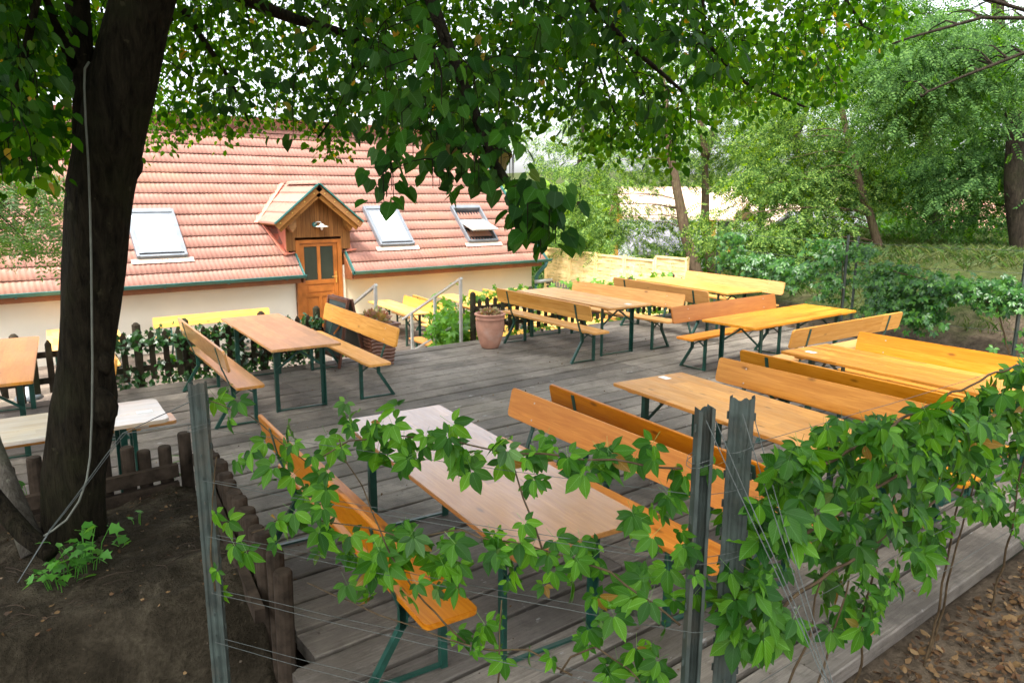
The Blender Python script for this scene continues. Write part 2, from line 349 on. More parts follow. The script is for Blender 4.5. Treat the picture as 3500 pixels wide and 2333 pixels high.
M['cream'] = plaster('bounce_warmed_plaster', (.78,.66,.45)); M['offwhite'] = plaster('off_white_plaster', (.78,.72,.60))  # warm bounce off the yellow furniture is put into the cream colour
def earth(name, lo, mid, hi, sc=1.):
    m, nt, b = new_mat(name); t = NT(nt); c = t.coords((1,1,1), rndshift=False)
    f = t.noise(c, 2.2*sc, 9, .68, .3); f2 = t.noise(c, 26*sc, 6, .7)
    col = t.ramp(f, [(.3, lo), (.5, mid), (.72, hi)])
    col = t.mix(t.math('MULTIPLY', t.ramp(f2, [(.45, g3(0)), (.6, g3(1))]), .35), col, tuple(x*.55 for x in lo))
    col = t.mix(t.math('MULTIPLY', t.ramp(f2, [(.66, g3(0)), (.74, g3(1))]), .5), col, tuple(min(1, x*1.8) for x in hi))
    t.l(col, b.inputs['Base Color']); b.inputs['Roughness'].default_value = .95
    h = t.math('ADD', f, t.math('MULTIPLY', f2, .35)); t.bump(h, 1., .12, b); b.inputs['Specular IOR Level'].default_value = 0.06; return m
M['mound'] = earth('mound_soil', (.018,.0145,.009), (.044,.036,.024), (.105,.088,.060), 1.5)
def groundmat():
    m, nt, b = new_mat('ground_soil_grass'); t = NT(nt); c = t.coords((1,1,1), rndshift=False)
    f = t.noise(c, .45, 7, .62); f2 = t.noise(c, 7, 7, .7)
    soil = t.ramp(f2, [(.3, (.035,.026,.017)), (.7, (.13,.10,.07))]); grs = t.ramp(f2, [(.3, (.022,.035,.010)), (.7, (.075,.085,.03))])
    sp = t.n('SeparateXYZ'); t.l(c, sp.inputs[0])
    d = t.n('VectorMath', operation='LENGTH'); t.l(c, d.inputs[0])
    far = t.n('MapRange'); far.inputs['From Min'].default_value = 13.2; far.inputs['From Max'].default_value = 16.5; t.l(d.outputs['Value'], far.inputs[0])
    k = t.math('ADD', far.outputs[0], t.math('MULTIPLY', t.math('SUBTRACT', f, .5), 2.2))
    col = t.mix(t.ramp(k, [(.35, g3(0)), (.6, g3(1))]), soil, grs)
    t.l(col, b.inputs['Base Color']); b.inputs['Roughness'].default_value = .95; t.bump(f2, 1., .05, b); b.inputs['Specular IOR Level'].default_value = 0.06; return m
M['ground'] = groundmat(); M['clod'] = plain('earth_crumb', (.05,.04,.028), .9, 0, .5, 20)
M['hill'] = earth('hill_meadow', (.12,.19,.05), (.20,.28,.09), (.30,.36,.14), .02)

# ------------------------------------------------------------------ terrain
def sstep(a, b, x): t = np.clip((x-a)/(b-a), 0, 1); return t*t*(3-2*t)
def terr(a, b):
    a = np.asarray(a, float); b = np.asarray(b, float)
    z = -.12+.05*np.sin(a*1.3)*np.cos(b*1.1)
    z = z+.30*np.clip(1.35-b, 0, 6)*sstep(5, 2.5, a)+.10*np.clip(1.35-b, 0, 8)*sstep(2.5, 5, a)
    bank = sstep(12.4, 15.5, a)*1.1+sstep(12.2, 12.8, a)*.25
    bank = bank*sstep(11.8, 9.0, b-.25*(a-12))
    low = sstep(9.6, 10.6, b)*sstep(15.5, 14.4, a)+sstep(11.0, 13.5, b)*sstep(14.4, 15.5, a)
    low = np.clip(low, 0, 1)
    z = z*(1-low)+(-1.08)*low+bank*(1-.6*low)
    dist = np.hypot(a, b); z = z-sstep(24, 60, dist)*4.5
    und = (a > -4) & (a < 12.1) & (b > 1.9) & (b < 9.9)
    z = np.where(und & (a > 1.2), np.minimum(z, -.3), z)
    far = sstep(110, 420, dist); z = z+far*(20+6*np.sin(a*.013+1)+5*np.cos(b*.011))
    return z
ax = np.concatenate([-np.geomspace(700, 8, 26), np.arange(-7, 30, .33), np.geomspace(30.5, 700, 30)])
bx = np.concatenate([-np.geomspace(300, 4, 16), np.arange(-3.6, 26, .33), np.geomspace(26.5, 800, 34)])
A, B = np.meshgrid(ax, bx, indexing='ij'); Z = terr(A, B)
near = np.hypot(A, B) < 40
Z = Z+np.where(near, .035*np.array([[noise.noise(Vector((x*1.9, y*1.9, 0))) for y in bx] for x in ax]), 0)
na, nb = len(ax), len(bx)
idx = (np.arange(na-1)[:,None]*nb+np.arange(nb-1)[None]).ravel()
F = np.stack([idx, idx+nb, idx+nb+1, idx+1], 1)
o = fastmesh('ground', np.stack([A.ravel(), B.ravel(), Z.ravel()], 1), F, M['ground'], smooth=True); tag(o, kind='structure')
M['ground'].name = 'ground_soil_grass'
# deck boards
def boards(name, a0, a1, b0, b1, pitch, gap, z0, th, joints, mat, clip=None):
    mb = MB(); k = 0; b = b0
    while b < b1-.02:
        w = min(pitch, b1-b)
        js = [a0]+[j+rnd.uniform(-.012, .012) for j in joints if a0 < j < a1]+[a1]
        for x0, x1 in zip(js[:-1], js[1:]):
            if clip:
                x0 = max(x0, clip(b+w/2))
                if x1-x0 < .2: continue
            dz = rnd.uniform(-.003, .003); n = max(1, int((x1-x0)/.8)); skew = rnd.uniform(-.004, .004)
            g = gap*rnd.uniform(.5, 1.3)
            xs = [x0+.003+(x1-x0-.006)*i/n for i in range(n+1)]
            vs = []; 
            for x in xs:
                wv = .004*noise.noise(Vector((x*.8, b*3, 1)))
                y0 = b+g/2+wv; y1 = b+w-g/2+wv; z = z0+dz+skew*(x-x0)/(x1-x0)
                vs += [(x,y0,z-th),(x,y0,z-.007),(x,y0+.008,z),(x,y1-.008,z),(x,y1,z-.007),(x,y1,z-th)]
            fs = []
            for i in range(n):
                for j in range(6):
                    p = i*6+j; q = i*6+(j+1)%6; fs.append((p, q, q+6, p+6))
            fs += [tuple(range(5,-1,-1)), tuple(range(n*6, n*6+6))]
            mb.add(vs, fs)
        b += w
    o = mb.build(name, mat); tag(o, kind='structure'); return o
def dclip(b): return 1.16 if b < 3.45 else (1.3+.05*(b-3.4) if b < 5.3 else -4.)
boards('deck', -4., 12.15, 1.66, 9.96, .2862, .034, 0, .085, (-.9, 3.3, 7.6), M['deck'], dclip)
mb = MB()
for k in range(9): mb.box(-3.9+2*k, -3.82+2*k, 5.5 if k < 3 else 1.7, 9.9, -.28, -.09)
mb.box(1.2, 12.1, 1.70, 1.76, -.26, -.09); mb.box(-4, 12.1, 9.86, 9.93, -.95, -.09)
tag(mb.build('deck_joists', M['darkwood']), kind='structure')
boards('lower_terrace', -6., 14.2, 10.0, 17.08, .16, .010, -1.0, .04, (-2, 2, 6, 10), M['terr'])

# mound of earth held by the palisade
def moundz(a, b):
    n = noise.noise(Vector((a*2.2, b*2.2, 3)))*.06+noise.noise(Vector((a*6, b*6, 5)))*.035+noise.noise(Vector((a*15, b*15, 5)))*.016+noise.noise(Vector((a*34, b*34, 8)))*.011
    lip = 3.62+.10*math.sin(a*2+.5)+.32*max(0, .9-a)*.9+.10*noise.noise(Vector((a*2.5, 0, 0)))
    t = min(1, max(0, (b-(lip-.26))/.34)); t = t*t*(3-2*t)
    top = .33+.05*math.sin(a*1.4)+.06*math.exp(-((a-.4)**2+(b-4.75)**2)/.12)
    return -.16*(1-t)+top*t+n*(1+1.2*math.sin(t*3.14))-(.18*max(0, b-5.1))
xs = np.arange(-3.2, 1.22, .022); ys = np.arange(1.2, 5.42, .022); V = []
for x in xs:
    for y in ys:
        xx = x if x < 1.2 else x
        mx = 1.12+.06*(y-3.4) if y > 3.35 else 1.10
        xx = -3.2+(x+3.2)*(mx+3.2)/4.4
        V.append((xx, y, moundz(xx, y)))
idx = (np.arange(len(xs)-1)[:,None]*len(ys)+np.arange(len(ys)-1)[None]).ravel(); n2 = len(ys)
o = fastmesh('mound', np.array(V), np.stack([idx, idx+n2, idx+n2+1, idx+1], 1), M['mound'], smooth=True); tag(o, kind='structure')

# ------------------------------------------------------------------ beer garden furniture
def bolt_mb(x, y, z, r=.009, d=.006):
    mb = MB(); mb.tube([(x,y,z),(x,y+d,z)], r, 8); return mb
def make_bench(wood, back=True, L=2.42, W=.28, bolts=True, ys=.10):
    root = empty('beer_bench')
    mb = MB(); mb.prism(rounded(-L/2, L/2, ys, ys+W, .035), 'z', .452, .482); mb.build('seat', PK[wood], root, bevel=.004)
    if back:
        mb = MB(); mb.prism(rounded(-L/2, L/2, -.115, .115, .035), 'z', -.0125, .0125)
        o = mb.build('backrest', PK[wood], root, bevel=.004); o.location = (0, .022, .757); o.rotation_euler = (rad(90+12)-math.pi, 0, 0)
    yr, yf = ys+.03, ys+W-.03
    for sx in (-1, 1):
        x = sx*(L/2-.33)
        mb = MB(); mb.bar((x,yr,.45),(x,yr,.29),.032,.032); mb.bar((x,yr,.305),(x,yr-.19 if back else yr-.03,.0),.032,.032); mb.bar((x+sx*.013,yr+.004,.45),(x+sx*.013,yr+.004,.30),.006,.045); mb.build('leg', M['green'], root)
        mb = MB(); mb.bar((x,yf,.45),(x,yf,.0),.036,.036); mb.build('leg', M['green'], root)
        mb = MB(); mb.bar((x,yr,.33),(x,yf-.03,.445),.02,.012); mb.bar((x,yf,.33),(x,yr+.03,.445),.02,.012); mb.bar((x,(yr+yf)/2,.395),(x-sx*.34,(yr+yf)/2,.445),.012,.02)
        mb.bar((x,yr,.446),(x,yf,.446),.03,.012); mb.build('brace', M['green'], root)
        mb = MB(); mb.bar((x,yr-.18 if back else yr-.03,.016),(x,yf,.016),.03,.012); mb.build('foot_bar', M['green'], root)
        mb = MB(); mb.box(x-.05, x+.05, ys+.02, ys+W-.02, .432, .452); mb.build('batten', M[wood], root)
        if back:
            mb = MB(); mb.bar((x,yr-.01,.40),(x,.048,.60),.032,.012,(0,1,0)); mb.bar((x,.044,.60),(x,-.012,.85),.036,.012,(0,1,0)); mb.build('back_bracket', M['green'], root)
            if bolts:
                for z in (.69, .82):
                    y = .022-(z-.757)*.2126+.0125
                    bolt_mb(x, y, z, .007).build('bolt', M['lead'], root)
    return root
def make_table(wood, L=2.42, W=.78, r=.02, sticker=None):
    root = empty('beer_table')
    mb = MB(); mb.prism(rounded(-L/2, L/2, -W/2, W/2, r), 'z', .742, .770); mb.build('tabletop', M[wood], root, bevel=.004)
    yl = W/2-.10
    for sx in (-1, 1):
        x = sx*(L/2-.30)
        mb = MB(); mb.box(x-.045-sx*.0+sx*.12, x+.045+sx*.12, -W/2+.06, W/2-.06, .712, .741); mb.build('batten', M[wood], root)
        for sy in (-1, 1):
            mb = MB(); mb.box(x-.022, x+.022, sy*yl-.004, sy*yl+.004, 0, .738); mb.box(x-.004-sx*.018, x+.004-sx*.018, sy*yl-sy*.004, sy*yl-sy*.045, 0, .738); mb.build('leg', M['green'], root)
        mb = MB(); mb.bar((x,-yl,.46),(x,yl*.25,.728),.012,.024); mb.bar((x+.014,yl,.46),(x+.014,-yl*.25,.728),.012,.024); mb.bar((x,-yl,.726),(x,yl,.726),.03,.02)
        mb.bar((x,-.12,.62),(x-sx*.42,-.05,.735),.008); mb.bar((x,.12,.62),(x-sx*.42,.05,.735),.008); mb.build('brace', M['green'], root)
        mb = MB(); mb.bar((x,-yl,.020),(x,yl,.020),.026,.012); mb.build('foot_bar', M['green'], root)
    if sticker:
        mb = MB(); mb.box(sticker[0]-.055, sticker[0]+.055, sticker[1]-.035, sticker[1]+.035, .7703, .7712); mb.build('sticker', M['paper'], root)
    return root
def dup(root):
    c = root.copy(); COL.objects.link(c)
    for ch in root.children:
        d = ch.copy(); COL.objects.link(d); d.parent = c; d.matrix_parent_inverse = ch.matrix_parent_inverse
    return c
protos = {}
def place(kind, key, maker, x, y, z, th, label, cat, group):
    if key in protos: o = dup(protos[key])
    else: o = maker(); protos[key] = o
    o.location = (x, y, z); o.rotation_euler = (0, 0, rad(th)); tag(o, label, cat, group); return o
def bench(x, y, th, wood, label, back=True, z=0., bolts=True, group='beer garden benches on the upper deck'):
    return place('b', ('b', wood, back, bolts), lambda: make_bench(wood, back, bolts=bolts), x, y, z, th, label, 'bench', group)
def table(x, y, th, wood, label, W=.78, z=0., r=.02, st=None, group='beer garden tables on the upper deck'):
    return place('t', ('t', wood, W, r, st), lambda: make_table(wood, 2.42, W, r, st), x, y, z, th, label, 'table', group)
table(3.10,8.73,-94.5,'worn','worn pinkish pine table in front of the ivy covered picket fence', W=.76)
table(8.04,8.70,-93.5,'honey','pale honey pine table right of the big terracotta urn', W=.82, st=(1.02,.1))
table(.27,8.77,-96.5,'worn','worn pine table cut off by the left edge, by the dark picket fence', W=.76)
table(9.04,5.71,0,'orange','orange pine table standing crosswise in the row nearest the dirt bank', W=.82)
table(7.14,3.10,-96,'orange','long orange pine table at the far right, right end hidden in creeper', W=.76, st=(-1.0,-.16))
table(4.76,3.19,-97,'orange','honey pine table with a sticker, right behind the two steel posts', W=.80, st=(-1.12,.12))
table(2.42,3.60,-96,'tan','glossy table in the front middle reflecting the sky, seen through the creeper', W=.80)
table(10.9,8.69,-98.5,'honey','pale pine table farthest back on the right, by the woven fence', W=.84)
table(.0,6.04,-4,'white_worn','bleached whitish table with a paper sticker behind the big tree trunk', W=.66, r=.06, st=(1.08,-.04))
bench(2.16,8.53,-94,'worn','bench left of the worn table by the ivy fence, its thin back edge to us')
bench(4.15,8.63,86,'honey','honey bench with knots in its back, in front of the chalkboard and brown planter')
bench(1.28,8.74,85,'honey','bench end peeking out right of the big tree trunk')
bench(7.09,8.57,-94,'honey','pale bench just right of the terracotta urn, back brackets to us')
bench(8.95,8.58,93,'honey','very pale bench with knots behind the table right of the urn')
bench(9.75,8.60,-97,'honey','pale bench before the rearmost table, black brackets on its back')
bench(11.86,8.60,84,'honey','rearmost pale pinkish bench at the far right corner of the deck')
bench(9.03,6.63,180,'deeporange','orange bench behind the crosswise table, its long knotty backrest facing the camera')
bench(8.80,4.60,-2,'honey','bench in front of the crosswise table, two brackets on its tan back')
bench(6.10,3.15,-95,'orange','bench directly left of the long far right table, seen from its bracket side')
bench(8.05,2.95,86,'orange','bright orange bench behind the long far right table')
bench(3.68,3.25,-96,'deeporange','reddish bench passing behind the steel posts, bracket on its back')
bench(5.68,3.05,86.5,'orange','orange bench with a stained back behind the table at the steel posts')
bench(1.53,3.83,-95,'deeporange','reddish bench at the front left, seen through creeper leaves')
bench(3.41,3.33,86,'deeporange','reddish orange bench with pale plugs right of the sky reflecting front table')
bench(.22,6.54,-4,'worn','backless bench on the far side of the bleached whitish table', back=False, bolts=False)
LG = 'yellow benches on the lower terrace'; LT = 'yellow tables on the lower terrace'
bench(4.50,16.42,180,'yellow','yellow bench against the white wall left of the door', z=-1, bolts=False, group=LG)
bench(2.45,15.2,85,'yellow','yellow bench behind the dark fence, mostly hidden by the tree trunk', z=-1, bolts=False, group=LG)
table(1.62,15.5,-95,'yellow','yellow table left of the tree trunk below the wall', W=.56, z=-1, group=LT)
table(8.40,15.40,-96,'yellow','yellow table just right of the door, behind the left stair rail', W=.56, z=-1, group=LT)
bench(9.08,15.25,85,'yellow','yellow bench on the terrace seen through the stair rail, back plank nearest', z=-1, bolts=False, group=LG)
bench(9.25,15.20,-97,'yellow','yellow bench standing back to back behind the one in the stair rail', z=-1, bolts=False, group=LG)
table(10.32,15.40,-96,'yellow','yellow table below the wall seen between the two right stair rail posts', W=.58, z=-1, group=LT)
bench(11.02,15.20,84,'yellow','yellow bench above the picket fence post beside the urn', z=-1, bolts=False, group=LG)
bench(11.40,15.20,-98,'yellow','yellow bench behind another, just over the picket tips by the urn', z=-1, bolts=False, group=LG)
table(12.55,15.30,-96,'yellow','yellow table at the far wall end, behind the picket fence', W=.58, z=-1, group=LT)
table(7.80,11.80,-94,'yellow','yellow table close below the deck edge between stair posts', W=.50, z=-1, group=LT)
bench(7.22,11.98,-95,'orange','orange backless bench below the deck edge at the stair rail foot', back=False, z=-1, bolts=False, group=LG)
bench(8.62,11.90,86,'yellow','yellow bench below the deck, behind the pickets at the urn', z=-1, bolts=False, group=LG)
table(9.90,11.90,-95,'yellow','yellow table below the deck seen under the bench right of the urn', W=.58, z=-1, group=LT)
bench(10.75,11.90,86,'yellow','yellow bench below the deck behind the middle of the right picket fence', z=-1, bolts=False, group=LG)
bench(11.10,11.90,-94,'yellow','yellow bench below the deck near the right fence end', z=-1, bolts=False, group=LG)
table(12.2,11.90,-95,'yellow','yellow table below the deck near the woven fence', W=.58, z=-1, group=LT)

# ------------------------------------------------------------------ house
H = empty('house', (7, 17.1, -1), 0, 'long house with pink red tiled roof, cream walls and a wooden dormer over its door', 'house')
def hb(mb, name, mat, parent=H, **k):
    o = mb.build(name, mat, None, **k)
    if parent is H:
        o.parent = H; o.matrix_parent_inverse.identity(); o.location = Vector(o.location)-H.location
    else:
        o.parent = parent; 
    return o
mb = MB(); mb.box(-6, 6.62, 17.1, 17.4, -1.05, .62); hb(mb, 'wall', M['offwhite'])
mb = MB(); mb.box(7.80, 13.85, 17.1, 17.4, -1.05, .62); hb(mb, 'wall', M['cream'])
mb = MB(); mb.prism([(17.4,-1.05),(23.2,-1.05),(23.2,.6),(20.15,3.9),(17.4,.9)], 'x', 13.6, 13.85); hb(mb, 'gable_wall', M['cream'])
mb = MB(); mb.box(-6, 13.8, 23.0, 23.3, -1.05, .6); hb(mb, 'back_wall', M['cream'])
# tiled roof: real corrugated, stepped courses on a 45 degree slope
EB_, EZ, RIDGE = 16.65, .50, 20.12
def roofpatch(cells_ok, back=False):
    pitch = .3333; n = int((RIDGE-EB_)/math.cos(rad(45))/pitch+.5); sl = math.sqrt(.5)
    xs = np.arange(-6., 14.0001, .025); nx = len(xs)
    ph = (xs/.10)%1.0
    wav = .011*np.where(ph < .62, np.sin(np.pi*ph/.62), -.25*np.sin(np.pi*(ph-.62)/.38))
    V = []; Fs = []
    for r in range(n+1):
        for q, (s0, lift) in enumerate((((r)*pitch-.03, .040), ((r+1)*pitch+.03, .002))):
            s = s0+(R_.rand(nx)-.5)*.0015+.003*np.sin(np.floor(xs/.3)*12.9+r*7.1)*(q == 0)
            h = lift+wav+(.003*np.sin(np.floor(xs/.3)*5.3+r*3.7))
            y = EB_+s*sl-h*sl; z = EZ+s*sl+h*sl
            if back: y = 2*RIDGE+.0-y
            V.append(np.stack([xs, y, z], 1))
        base = 2*r*nx
        i = np.arange(nx-1); xm = (xs[:-1]+xs[1:])/2; ok = np.array([cells_ok(x, EB_+(r+.5)*pitch*sl) for x in xm])
        i = i[ok]
        Fs.append(np.stack([base+i, base+i+1, base+nx+i+1, base+nx+i], 1))
        # butt face below the lower edge
        lo = V[-2].copy(); lo[:,1] += .010*sl*(1 if not back else -1); lo[:,2] -= .010*sl
        V.append(lo)
    # re-index: rows are (top0, top1, butt) triples
    VV = []; FF = []; off = 0
    for r in range(n+1):
        a, b_, c = V[3*r], V[3*r+1], V[3*r+2]
        VV += [a, b_, c]; i = Fs[r][:,0]-2*r*nx
        FF.append(np.stack([off+i, off+i+1, off+nx+i+1, off+nx+i], 1)); FF.append(np.stack([off+2*nx+i, off+2*nx+i+1, off+i+1, off+i], 1))
        off += 3*nx
    return np.concatenate(VV), np.concatenate(FF)
def ok(x, b):
    if 6.62 < x < 7.90 and b < 17.15: return False
    if x > 14.0-.06*(b-EB_): return False
    if 6.45 < x < 8.0 and 17.1 < b < 18.6 and abs(x-7.14) < (18.6-b)*.5: return False
    return True
V, F = roofpatch(ok); o = fastmesh('roof', V-np.array([7,17.1,-1]), F, M['roof']); o.parent = H; ROOF = o
M['roof'].node_tree.nodes['Mapping'].inputs['Location'].default_value = (0,0,0)
V, F = roofpatch(lambda x, b: x < 13.9, True); o = fastmesh('rear_roof', V-np.array([7,17.1,-1]), F, M['roof']); o.parent = H
mb = MB(); mb.prism([(16.72,.47),(20.12,3.87),(23.5,.47),(23.4,.42),(20.12,3.68),(16.85,.42)], 'x', -6, 6.60); mb.prism([(16.72,.47),(20.12,3.87),(23.5,.47),(23.4,.42),(20.12,3.68),(16.85,.42)], 'x', 7.93, 13.9)
mb.prism([(17.4,1.15),(20.12,3.87),(23.5,.47),(23.4,.42),(20.12,3.68),(17.5,1.08)], 'x', 6.602, 7.928); hb(mb, 'roof_deck', M['fascia'])
for k in range(48):
    x = -6+k*.415; mb = MB(); prof = [(.0,.0),(.415,.0)]
    n = 10; vs = []; 
    for xx, rr in ((x-.02, .135), (x+.40, .12)):
        for i in range(n+1):
            t = math.pi*i/n; vs.append((xx, RIDGE-math.cos(t)*rr, 3.92+math.sin(t)*rr*.75+.02))
    mb.add(vs, [(i, i+1, n+2+i, n+1+i) for i in range(n)]+[tuple(range(n+1))]); o = hb(mb, 'ridge_tile', M['roof'], smooth=True)
# gutters, fascia boards, verge trims
def gutter(x0, x1):
    mb = MB(); pr = []
    for i in range(9): t = math.pi+math.pi*i/8; pr.append((16.60+.075*math.cos(t), .52+.075*math.sin(t)))
    pr += [(y, z+.0) for y, z in [(16.60+.068*math.cos(math.pi+math.pi*i/8), .522+.068*math.sin(math.pi+math.pi*i/8)) for i in range(8,-1,-1)]]
    mb.prism(pr, 'x', x0, x1); mb.tube([(x0,16.525,.525),(x1,16.525,.525)], .011, 8)
    for x in np.arange(x0+.5, x1, 1.3): mb.box(x, x+.03, 16.52, 16.68, .435, .442)
    return hb(mb, 'gutter', M['teal'])
gutter(-6, 6.68); gutter(7.90, 14.15)
mb = MB(); mb.box(-6, 6.60, 16.69, 16.72, .33, .50); hb(mb, 'fascia', M['fascia']); mb = MB(); mb.box(7.93, 13.9, 16.69, 16.72, .33, .50); hb(mb, 'fascia', M['fascia'])
mb = MB(); mb.box(-6, 6.60, 16.72, 17.1, .335, .36); hb(mb, 'soffit', M['fascia']); mb = MB(); mb.box(7.93, 13.9, 16.72, 17.1, .335, .36); hb(mb, 'soffit', M['fascia'])
for x, d in ((6.64, 1), (7.90, -1)):
    mb = MB(); mb.bar((x,16.60,.50),(x,17.16,1.06),.025,.13); hb(mb, 'verge_trim', M['teal'])
    mb = MB(); mb.prism([(16.66,.33),(17.1,.33),(17.1,.98),(16.66,.50)], 'x', x+d*.014 if d > 0 else x-.05, x+.05 if d > 0 else x-.014); hb(mb, 'cheek_board', M['fascia'])
mb = MB(); mb.bar((14.02,16.6,.50),(13.82,20.1,4.0),.03,.10); hb(mb, 'verge_trim', M['teal'])
mb = MB(); mb.tube([(14.0,16.6,.46),(13.98,16.62,.34),(13.92,16.85,.12),(13.93,16.98,-.02),(13.93,16.98,-.25)], .055, 10); mb.tube([(13.93,16.98,-.25),(13.93,16.98,-1)], .045, 10); hb(mb, 'downpipe', M['teal'], smooth=True)
mb = MB(); mb.tube([(13.85,16.95,-.16),(14.35,16.75,-.12)], .055, 10); hb(mb, 'grey_pipe', M['rail'], smooth=True)
# dormer
mb = MB(); mb.prism([(6.42,1.06),(6.62,1.06),(6.62,1.36),(7.78,1.36),(7.78,1.06),(8.02,1.06),(8.02,1.72),(7.14,2.42),(6.42,1.80)], 'y', 17.0, 17.05); DW = hb(mb, 'dormer_front', M['gableboards'])
for x0, x1 in ((6.44,6.48),(7.96,8.0)):
    mb = MB(); mb.prism([(17.05,1.0),(18.3,1.8),(18.3,2.0),(17.05,1.75)], 'x', x0, x1); hb(mb, 'dormer_cheek', M['flash'])
def slopebar(mb, p, q, b0, b1, t0, t1):   # slab following the gable slope in the (a,z) plane, b0..b1 deep
    p = Vector((p[0],0,p[1])); q = Vector((q[0],0,q[1])); d = (q-p).normalized(); n = Vector((-d.z,0,d.x)); n = n if n.z > 0 else -n
    pts = [p+n*t0, q+n*t0, q+n*t1, p+n*t1]
    mb.prism([(v.x, v.z) for v in pts], 'y', b0, b1)
for s, tip in ((-1, (6.05,1.70)), (1, (8.22,1.70))):
    # dormer roof plane with tile courses running back into the main roof
    mb = MB(); pk = (7.14, 2.60); n = 4
    for k in range(n):
        f0 = k/n; f1 = (k+1)/n
        p0 = (tip[0]+(pk[0]-tip[0])*f0, tip[1]+(pk[1]-tip[1])*f0); p1 = (tip[0]+(pk[0]-tip[0])*f1, tip[1]+(pk[1]-tip[1])*f1)
        b0 = 16.70; zb = lambda z: EB_+(z-EZ)-.02
        nv = 40; vs = []; 
        for (px, pz), lf in ((p0, .045), (p1, .012)):
            for i in range(nv+1):
                y = b0+(zb(pz)+.12-b0)*i/nv; vs.append((px, y, pz+lf+.012*math.sin(y*2*math.pi/.1)))
        for (px, pz), lf in ((p0, .0),):
            for i in range(nv+1):
                y = b0+(zb(pz)+.12-b0)*i/nv; vs.append((px, y, pz+lf))
        m_ = nv+1; fs = [(i, i+1, m_+i+1, m_+i) for i in range(nv)]+[(2*m_+i, 2*m_+i+1, i+1, i) for i in range(nv)]
        mb.add(vs, fs)
    hb(mb, 'dormer_roof', M['roof'])
    mb = MB(); slopebar(mb, tip, (7.14,2.60), 16.705, 18.2, -.045, -.005); hb(mb, 'dormer_soffit', M['gable'])
    mb = MB(); slopebar(mb, (tip[0]+s*-.0,tip[1]-.02), (7.14,2.575), 16.665, 16.700, -.13, .0); hb(mb, 'barge_board', M['gable'])
    mb = MB(); slopebar(mb, (tip[0]-s*.08,tip[1]-.09), (7.14,2.44), 16.72, 16.76, -.12, .0); hb(mb, 'barge_board', M['gable'])
    mb = MB(); slopebar(mb, tip, (7.14,2.60), 16.63, 16.69, .0, .032); hb(mb, 'verge_trim', M['teal'])
    for f in (.12,.38,.66,.88):
        x = tip[0]+(7.14-tip[0])*f; z = tip[1]+(2.57-tip[1])*f-.085; mb = MB(); mb.tube([(x,16.655,z),(x,16.667,z)], .016, 8); hb(mb, 'nail_plug', M['brass'])
    xb = 6.50 if s < 0 else 7.94
    mb = MB(); mb.prism([(xb-.09,1.95-.02 if 1 else 0),(xb-.09,1.62),(xb,1.50),(xb+.09,1.62),(xb+.09,1.95)], 'y', 16.78, 16.99); hb(mb, 'bracket', M['gable'])
for k in range(5):
    y = 16.68+k*.36; mb = MB(); vs = []; n = 8
    for yy, rr in ((y-.02,.115),(y+.36,.10)):
        for i in range(n+1):
            t = math.pi*i/n; vs.append((7.14-math.cos(t)*rr, yy, 2.60+math.sin(t)*rr*.8))
    mb.add(vs, [(i, i+1, n+2+i, n+1+i) for i in range(n)]+[tuple(range(n+1))]); hb(mb, 'ridge_tile', M['roof'], smooth=True)
mb = MB()
mb.add([(6.22,17.84,1.73),(6.42,17.09,1.0),(6.45,17.25,1.13),(7.05,18.72,2.62),(6.95,18.70,2.60),(6.0,17.84,1.75)], [(0,1,2,3,4,5)]); mb.bar((5.98,17.80,1.70),(7.02,18.74,2.63),.16,.02); hb(mb, 'flashing', M['flash'])
mb = MB(); mb.bar((6.36,17.06,.985),(6.66,17.10,1.02),.12,.03); mb.bar((6.38,17.05,1.0),(6.12,17.75,1.72),.07,.03); hb(mb, 'flashing', M['flash']); mb = MB(); mb.bar((7.88,17.08,1.0),(8.2,17.10,1.03),.12,.03); mb.bar((8.06,17.05,1.0),(8.12,17.7,1.7),.07,.03); hb(mb, 'flashing', M['flash'])
# door
D = MB(); D.box(6.63,6.73,17.0,17.09,-1,1.30); D.box(7.68,7.79,17.0,17.09,-1,1.30); D.box(6.73,7.68,17.0,17.09,1.22,1.30)
DF = hb(D, 'door_frame', M['doorwood'], bevel=.004)
D = MB(); y0, y1 = 17.03, 17.075
for x0, x1, z0, z1 in ((6.735,6.84,-1,1.215),(7.575,7.675,-1,1.215),(6.84,7.575,1.14,1.215),(6.84,7.575,.24,.34),(7.165,7.245,.34,1.14),(6.84,7.575,-.07,.01),(7.165,7.245,-1,-.07),(6.84,7.575,-1,-.82)): D.box(x0,x1,y0,y1,z0,z1)
D.box(6.84,7.575,17.05,17.065,-1,.24)
D.box(6.90,7.51,17.038,17.052,.05,.20)
for x0, x1 in ((6.88,7.13),(7.28,7.53)): D.box(x0,x1,17.038,17.052,-.78,-.11)
DO = hb(D, 'door', M['doorwood'], bevel=.003)
mb = MB(); mb.box(6.84,7.165,17.05,17.06,.34,1.14); mb.box(7.245,7.575,17.05,17.06,.34,1.14)
o = mb.build('door_glass', M['doorglass']); o.parent = DO
mb = MB(); mb.box(7.61,7.64,17.015,17.03,.24,.52); mb.tube([(7.625,17.015,.40),(7.625,16.96,.40)], .010, 8); mb.tube([(7.63,16.965,.40),(7.50,16.965,.40)], .010, 8); o = mb.build('handle', M['brass']); o.parent = DO
mb = MB(); mb.box(7.80,7.86,17.03,17.095,-1,.66); hb(mb, 'white_reveal', M['enamel'])
